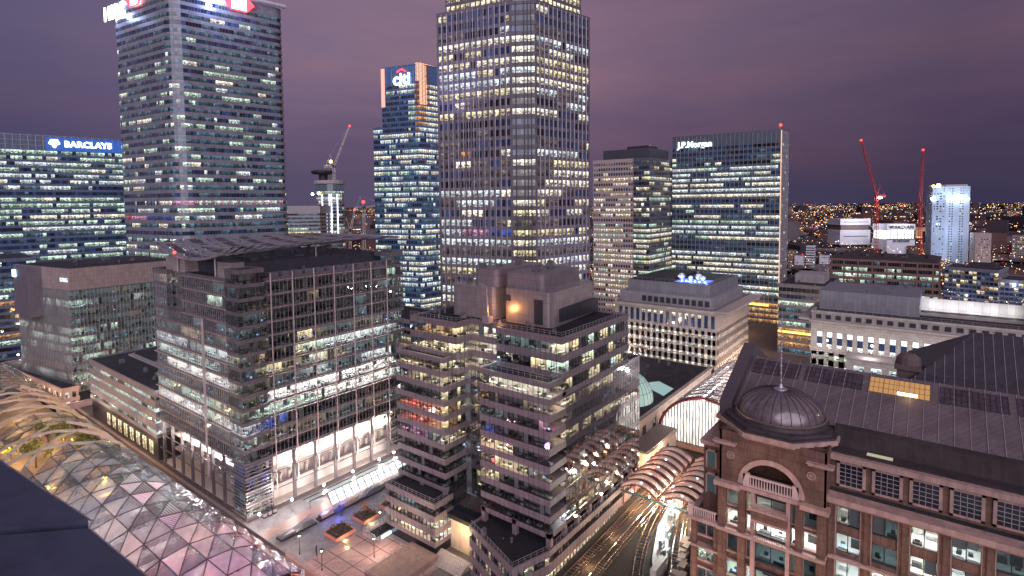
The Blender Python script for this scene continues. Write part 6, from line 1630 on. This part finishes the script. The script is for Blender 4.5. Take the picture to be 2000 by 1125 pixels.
q_=MB(); q_.prism([(845,-34),(870,-30),(872,-45),(856,-49)][::-1],47,52); q_.build('gable',tanm,a)
# construction boxes
wb=wall('site_sheeting',(.58,.55,.60),.6,.08,.3)
a=thing('building_site_block',(1038,107,0),'pale sheeted construction block with a dark gap storey, left of the lettered one','building')
for (z0,z1,m_,ins) in ((0,20,DARKM,3),(20,44,wb,0),(44,52,wall('site_brown',(.16,.11,.10),.8,.2,.3),2),(52,62,wb,0)):
    q_=MB(); q_.prism(inset([(1038,127),(1067,88.5),(1100,100),(1070,140)][::-1][::-1],ins) if False else inset([(1038,127),(1067,88),(1098,110),(1069,149)],ins),z0,z1); q_.build('sheeted_storey',m_,a)
q_=MB(); 
for z in (34,57): q_.bar((1041,122,z),(1064,91,z),.5)
q_.build('banner_print',DARKM,a)
a=thing('building_site_block',(1036,45,0),'pale sheeted construction block with tall dark lettering round its top and white-lit floors','building')
W2=[(1023.4,63),(1049.6,28.7),(1078,50),(1052,84)]
for (z0,z1,m_,ins) in ((0,32,wb,0),(32,45.5,glow_m('site_white_strong',(.92,.97,1),1.5),1.2),(45.5,55,wb,0)):
    q_=MB(); q_.prism(inset(W2,ins),z0,z1); q_.build('sheeted_storey',m_,a)
q_=MB(); q_.bar((1023,63,32.5),(1049,28,32.5),.6); q_.bar((1023,63,39),(1049,28,39),.4)
for i in range(9): q_.bar((1023.4+26*i/8,63-34.4*i/8,32),(1023.4+26*i/8,63-34.4*i/8,45.5),.45)
q_.build('deck_edge',DARKM,a)
text(a,'banner_letters','WARDIAN',7,(1035.8,45.2,50.5),(26.2,-34.3),DARKM,.2,.15,1.15); text(a,'banner_letters','WARDIAN',5,(1035.8,45.2,29),(26.2,-34.3),DARKM,.2,.1,1.1)
for p in ((1025,40,60),(1030,96,60)): lamp('site_flood',p,22000,(.85,.9,1),2,parent=a)
# low apartments at right edge
a=thing('apartment_building',(566,-20,0),'grey-blue apartment block with scattered amber windows and a pitched dark roof','apartment building')
apm=wall('apartment_frame',(.20,.19,.22),.6,.15,.4); 
def pA(k,e,i): 
    r=random.Random(k*37+i*11+e).random(); return 'y' if r<.22 else ('o' if r<.28 else ('t' if r<.4 else 'd'))
tower(a,[(568,-4.5),(556,-37),(590,-45),(600,-10)],0,10,3.6,.6,3.0,2.6,.3,pA,[apm,MULL],det=(0,1),mull=(.25,.2),top=1.5,roof=ROOF)
q_=MB(); q_.q([(566,-18,37.6),(560,-34,37.6),(580,-36,41.5),(582,-22,41.5)]); q_.q([(582,-22,41.5),(580,-36,41.5),(592,-40,37.6),(594,-20,37.6)]); q_.q([(566,-18,37.6),(582,-22,41.5),(594,-20,37.6)]); q_.q([(560,-34,37.6),(592,-40,37.6),(580,-36,41.5)]); q_.build('pitched_roof',ROOF,a)
a=thing('apartment_building',(566,-60,0),'lower blue-lit apartment terrace at the right edge, next to the pitched-roof block','apartment building')
tower(a,[(562,-38),(552,-90),(590,-95),(598,-44)],0,8,3.6,.6,3.0,2.6,.3,pA,[apm,MULL],det=(0,),mull=(.25,.2),top=1.5,roof=ROOF)
q_=MB(); q_.ball((560,-46,27),.9,0,8,6); q_.build('blue_lamp',beacon_w,a); lamp('blue_flood',(554,-44,27),1100,(.55,.68,1),.8,parent=a); lamp('blue_flood',(554,-12,15),1600,(.55,.68,1),.8,parent=a)
# white flats behind the low glazed block
for i,(x,y,w_,h_,lab,mm,pp) in enumerate(((773,139,10,24,'small white flat block with square windows, leftmost behind the low glazed block',wb,pT),(781,128,9,36,'tall blank white flat block behind the low glazed block',wb,None),(792,114,10,22,'white flat block dotted with dark square windows, beside the tall blank one',wb,pWt),(776,148,8,28,'brown flat block next to the slab tower edge',MT['hut_brown'],pT))):
    a=thing('flat_block',(x,y,0),lab,'flats')
    tower(a,[(x,y-w_/2),(x+12,y-w_/2),(x+12,y+w_/2),(x,y+w_/2)],0,int(h_/3.1),3.1,.9,2.3,2.4,.2,pp or (lambda k,e,i:'e'),[mm,MULL],det=(3,) if pp else (),mull=(1.1,.05),top=.5,roof=ROOF)
a=thing('orange_lit_building',(1360,22,0),'small block washed in orange floodlight, just left of the floodlit white tower','building')
tower(a,[(1360,37),(1372,8),(1400,20),(1386,50)],0,9,4,.8,2.8,3,.2,lambda k,e,i:'o',[wall('orange_wall',(.5,.35,.2),.7,.1,.3),MULL],det=(0,),mull=(.8,.05),top=.5); lamp('orange_flood',(1345,15,15),30000,(1,.45,.08),2,parent=a)
a=thing('residential_tower',(1077,-90,0),'distant dim tower block cut by the right edge of the view','tower')
tower(a,[(1070,-84),(1062,-110),(1085,-118),(1095,-90)],0,12,3.2,.8,2.4,2.6,.2,pA,[tanm,MULL],det=(0,),mull=(.8,.05),top=.5,roof=ROOF)
# dark filler blocks between the named ones (real neighbours, mostly hidden)
rn=random.Random(12)
fill=[(215,240,30,40,24,'low office block behind the tallest tower'),(500,210,40,60,30,'mid-rise block glimpsed past the stone grid tower')]
for (x,y,sx_,sy_,h_,lab) in fill:
    a=thing('office_building',(x,y,0),lab,'office building')
    tower(a,[(x,y),(x+sx_,y),(x+sx_,y+sy_),(x,y+sy_)],0,int(h_/4),4,1,3.1,3,.2,Lights(int(x),.4,.4,'ygo','dde','tm',.4),[CONC,MULL],det=(0,3),mull=(.3,.1),top=1,roof=ROOF)
# ================================================================== distant city : roofs and thousands of lights
cityw=[wall('city_dark',(.05,.035,.045),.9,.3,.02),wall('city_brick',(.10,.05,.045),.9,.3,.02),wall('city_pale',(.14,.11,.12),.9,.3,.02)]
litc=[glow_m('city_amber',(1,.42,.10),1.6),glow_m('city_cream',(1,.80,.50),1.6),glow_m('city_cool',(.75,.9,1),1.4)]
rn=random.Random(77); ck=MB()
cells=[]
for i in range(3200):
    az=YAW+rn.uniform(-.78,.80); d=640*(9.5**rn.random()); x,y=d*math.cos(az),d*math.sin(az)
    if 540<x<640 and -100<y<0: continue
    h_=rn.choice((6,8,9,12,12,16,22)) if rn.random()<.93 else rn.uniform(28,50)
    if d>3000: h_*=1.3
    if d<1000: h_=min(h_,16)
    a0=rn.uniform(0,math.pi); l_,w_=rn.uniform(8,30)*(1+d/3500),rn.uniform(6,12)*(1+d/3500)
    ck.obox((x,y),(math.cos(a0),math.sin(a0)),l_,w_,-4,h_,rn.choice((0,0,1,2)))
    if rn.random()<.35:   # a lit row of windows on the near side
        z=h_*rn.uniform(.3,.9); s_=rn.uniform(1.5,5); nx,ny=-math.cos(az),-math.sin(az); r_=max(l_,w_)+.5
        for q2 in range(rn.randint(1,3)):
            o=rn.uniform(-l_,l_)*.6; ck.obox((x+nx*r_-ny*o,y+ny*r_+nx*o),(-ny,nx),s_*.5*(1+d/4000),.2,z-1,z+.4,3+rn.choice((0,0,1,1,2)))
tag(ck.build('distant_city',cityw+litc,None),'low dark roofs and dimly lit blocks spreading to the horizon','city','',kind='stuff')
lk=MB()
LM=[glow_m('light_sodium',(1,.40,.08),4.2),glow_m('light_warm',(1,.64,.30),4.2),glow_m('light_white',(.9,.93,1),3.8),glow_m('light_red',(1,.05,.04),4),glow_m('light_blue',(.15,.35,1),3.5),glow_m('light_green',(.2,1,.6),2)]
def octa(mb,c,r,m):
    X,Y,Z=Vector((r,0,0)),Vector((0,r,0)),Vector((0,0,r)); c=Vector(c)
    for s in (1,-1):
        for a,b2 in ((X,Y),(Y,-X),(-X,-Y),(-Y,X)): mb.q([c+a,c+b2,c+Z*s],m)
for i in range(22000):
    az=YAW+rn.uniform(-.78,.80); u_=rn.random(); d=1/(u_*(1/560)+(1-u_)/7800) if rn.random()<.82 else rn.uniform(1800,7800); x,y=d*math.cos(az),d*math.sin(az)
    # clustered along streets
    if rn.random()<.65:
        cx_,cy_=math.floor(x/260)*260+rn.gauss(0,10),y
        if rn.random()<.5: x=cx_
        else: y=math.floor(y/300)*300+rn.gauss(0,12)
    d=math.hypot(x,y)
    if d<520 or (535<x<615 and -100<y<5) or (835<x<920 and -50<y<15) or (765<x<810 and 105<y<155): continue
    r=d*(.00024+.00045*rn.random()**5)*(1 if d<3500 else .75); m_=rn.choices(range(6),(40,30,22,3,2.6,2))[0]
    octa(lk,(x,y,rn.uniform(9,24)+d*.001*rn.random()*4),r,m_)
for i in range(1800):   # denser belt near the horizon
    az=YAW+rn.uniform(-.78,.80); d=rn.uniform(5000,8200); x,y=d*math.cos(az),d*math.sin(az); octa(lk,(x,y,rn.uniform(5,60)),d*.00024*rn.uniform(.6,1.2),rn.choices(range(6),(60,28,8,4,1,1))[0])
tag(lk.build('city_light',LM,None),'countless orange and white street lights of the far city','city lights','',kind='stuff')
# far low hills closing the horizon
hl=MB()
for (d,h_) in ((8600,38),(10500,60)):
    P=[]
    for i in range(60):
        az=YAW-.95+1.9*i/59; P.append((d*math.cos(az),d*math.sin(az),h_*(.6+.25*math.sin(i*.7)+.2*math.sin(i*.23+1))))
    for a,b2 in zip(P,P[1:]): 
        hl.q([(a[0],a[1],-5),(b2[0],b2[1],-5),b2,a]); hl.q([a,b2,(b2[0]*1.15,b2[1]*1.15,-5),(a[0]*1.15,a[1]*1.15,-5)])
tag(hl.build('hills',wall('hill_dark',(.03,.025,.035),.95,.2,.005)),kind='structure')
# estate street lights seen between the blocks
for p,e_,c in (((160,150,6),3000,(1,.8,.6)),((150,200,7),3000,(.9,.9,1)),((100,300,7),2500,(1,.75,.55)),((165,100,8),2500,(1,.75,.5)),((60,330,8),1500,(1,.6,.3)),((225,110,22),1500,(.9,1,.95)),((330,200,10),9000,(1,.7,.5)),((250,200,10),6000,(.6,.6,1)),((230,60,12),3500,(1,.75,.6)),((240,20,12),3500,(.9,.9,1))):
    lamp('street_glow',p,e_,c,1.0)
# coloured washes on the tallest tower from lamps on the neighbouring roofs
lamp('violet_flood',(205,100,52),9000,(.22,.22,1),.8,'SPOT',None,(200,123,72),70,.8)
lamp('pink_flood',(196,100,66),6000,(1,.15,.40),.8,'SPOT',None,(186,126,92),50,.8)
lamp('violet_flood',(146,160,120),26000,(.42,.42,1),1.5,'SPOT',None,(170,158,150),75,.8)

# ================================================================== roof clutter: units, ducts, vents on the named roofs
vent_m=wall('roof_unit_grey',(.16,.145,.155),.5,.35,.8,metal=.3); duct_m=wall('duct_grey',(.24,.22,.23),.45,.3,.8,metal=.4)
def clutter(par,x0,x1,y0,y1,z,n,seed,big=2.2):
    r=random.Random(seed)
    for i in range(n):
        x,y=r.uniform(x0,x1),r.uniform(y0,y1); t=r.random(); k=MB()
        if t<.45:
            a,b2,h_=r.uniform(.8,big),r.uniform(.7,big*.8),r.uniform(.6,1.7); k.box((x,y,z),(x+a,y+b2,z+h_)); k.box((x+.15,y+.15,z+h_),(x+a-.15,y+b2-.15,z+h_+.12)); k.build('roof_unit',vent_m,par)
        elif t<.75:
            L_=r.uniform(3,8); k.bar((x,y,z+.5),((x+L_ if r.random()<.5 else x),y+.01,z+.5) if r.random()<.5 else (x,min(y1,y+L_),z+.5),.22,0,6); k.build('roof_duct',duct_m,par)
        else:
            k.bar((x,y,z),(x,y,z+.9),.28,0,8); k.bar((x,y,z+.9),(x,y,z+1.1),.42,0,8); k.build('roof_vent',vent_m,par)
clutter(c_,118,140,97,110,69.25,8,1); clutter(c_,119,138,81,91.5,73.55,6,2); clutter(c_,119,138,96,103,73.95,5,3); clutter(c_,109.5,114.5,71,86,60.6,4,4,1.4)
clutter(c_,108,114.5,103,116,60.6,5,5,1.4); clutter(c_,94.5,101,74,88,12.35,4,6,1.4)
clutter(g5,86,134,170,212,74.55,26,7); clutter(g5,80,134,160,166,70.3,9,8,1.6)
clutter(s2,262,292,8,37,54.55,10,9); clutter(sb,170,238,81,109,19.55,14,10)
clutter(pd,80,117,226,290,25.3,16,11); clutter(kp,82,118,325,360,64.2,14,12); clutter(bb,424,466,4,52,55.3,14,13,3)
clutter(lg,364,376,52,74,42.1,5,14); clutter(B_,112,124,-20,20,58,3,15)
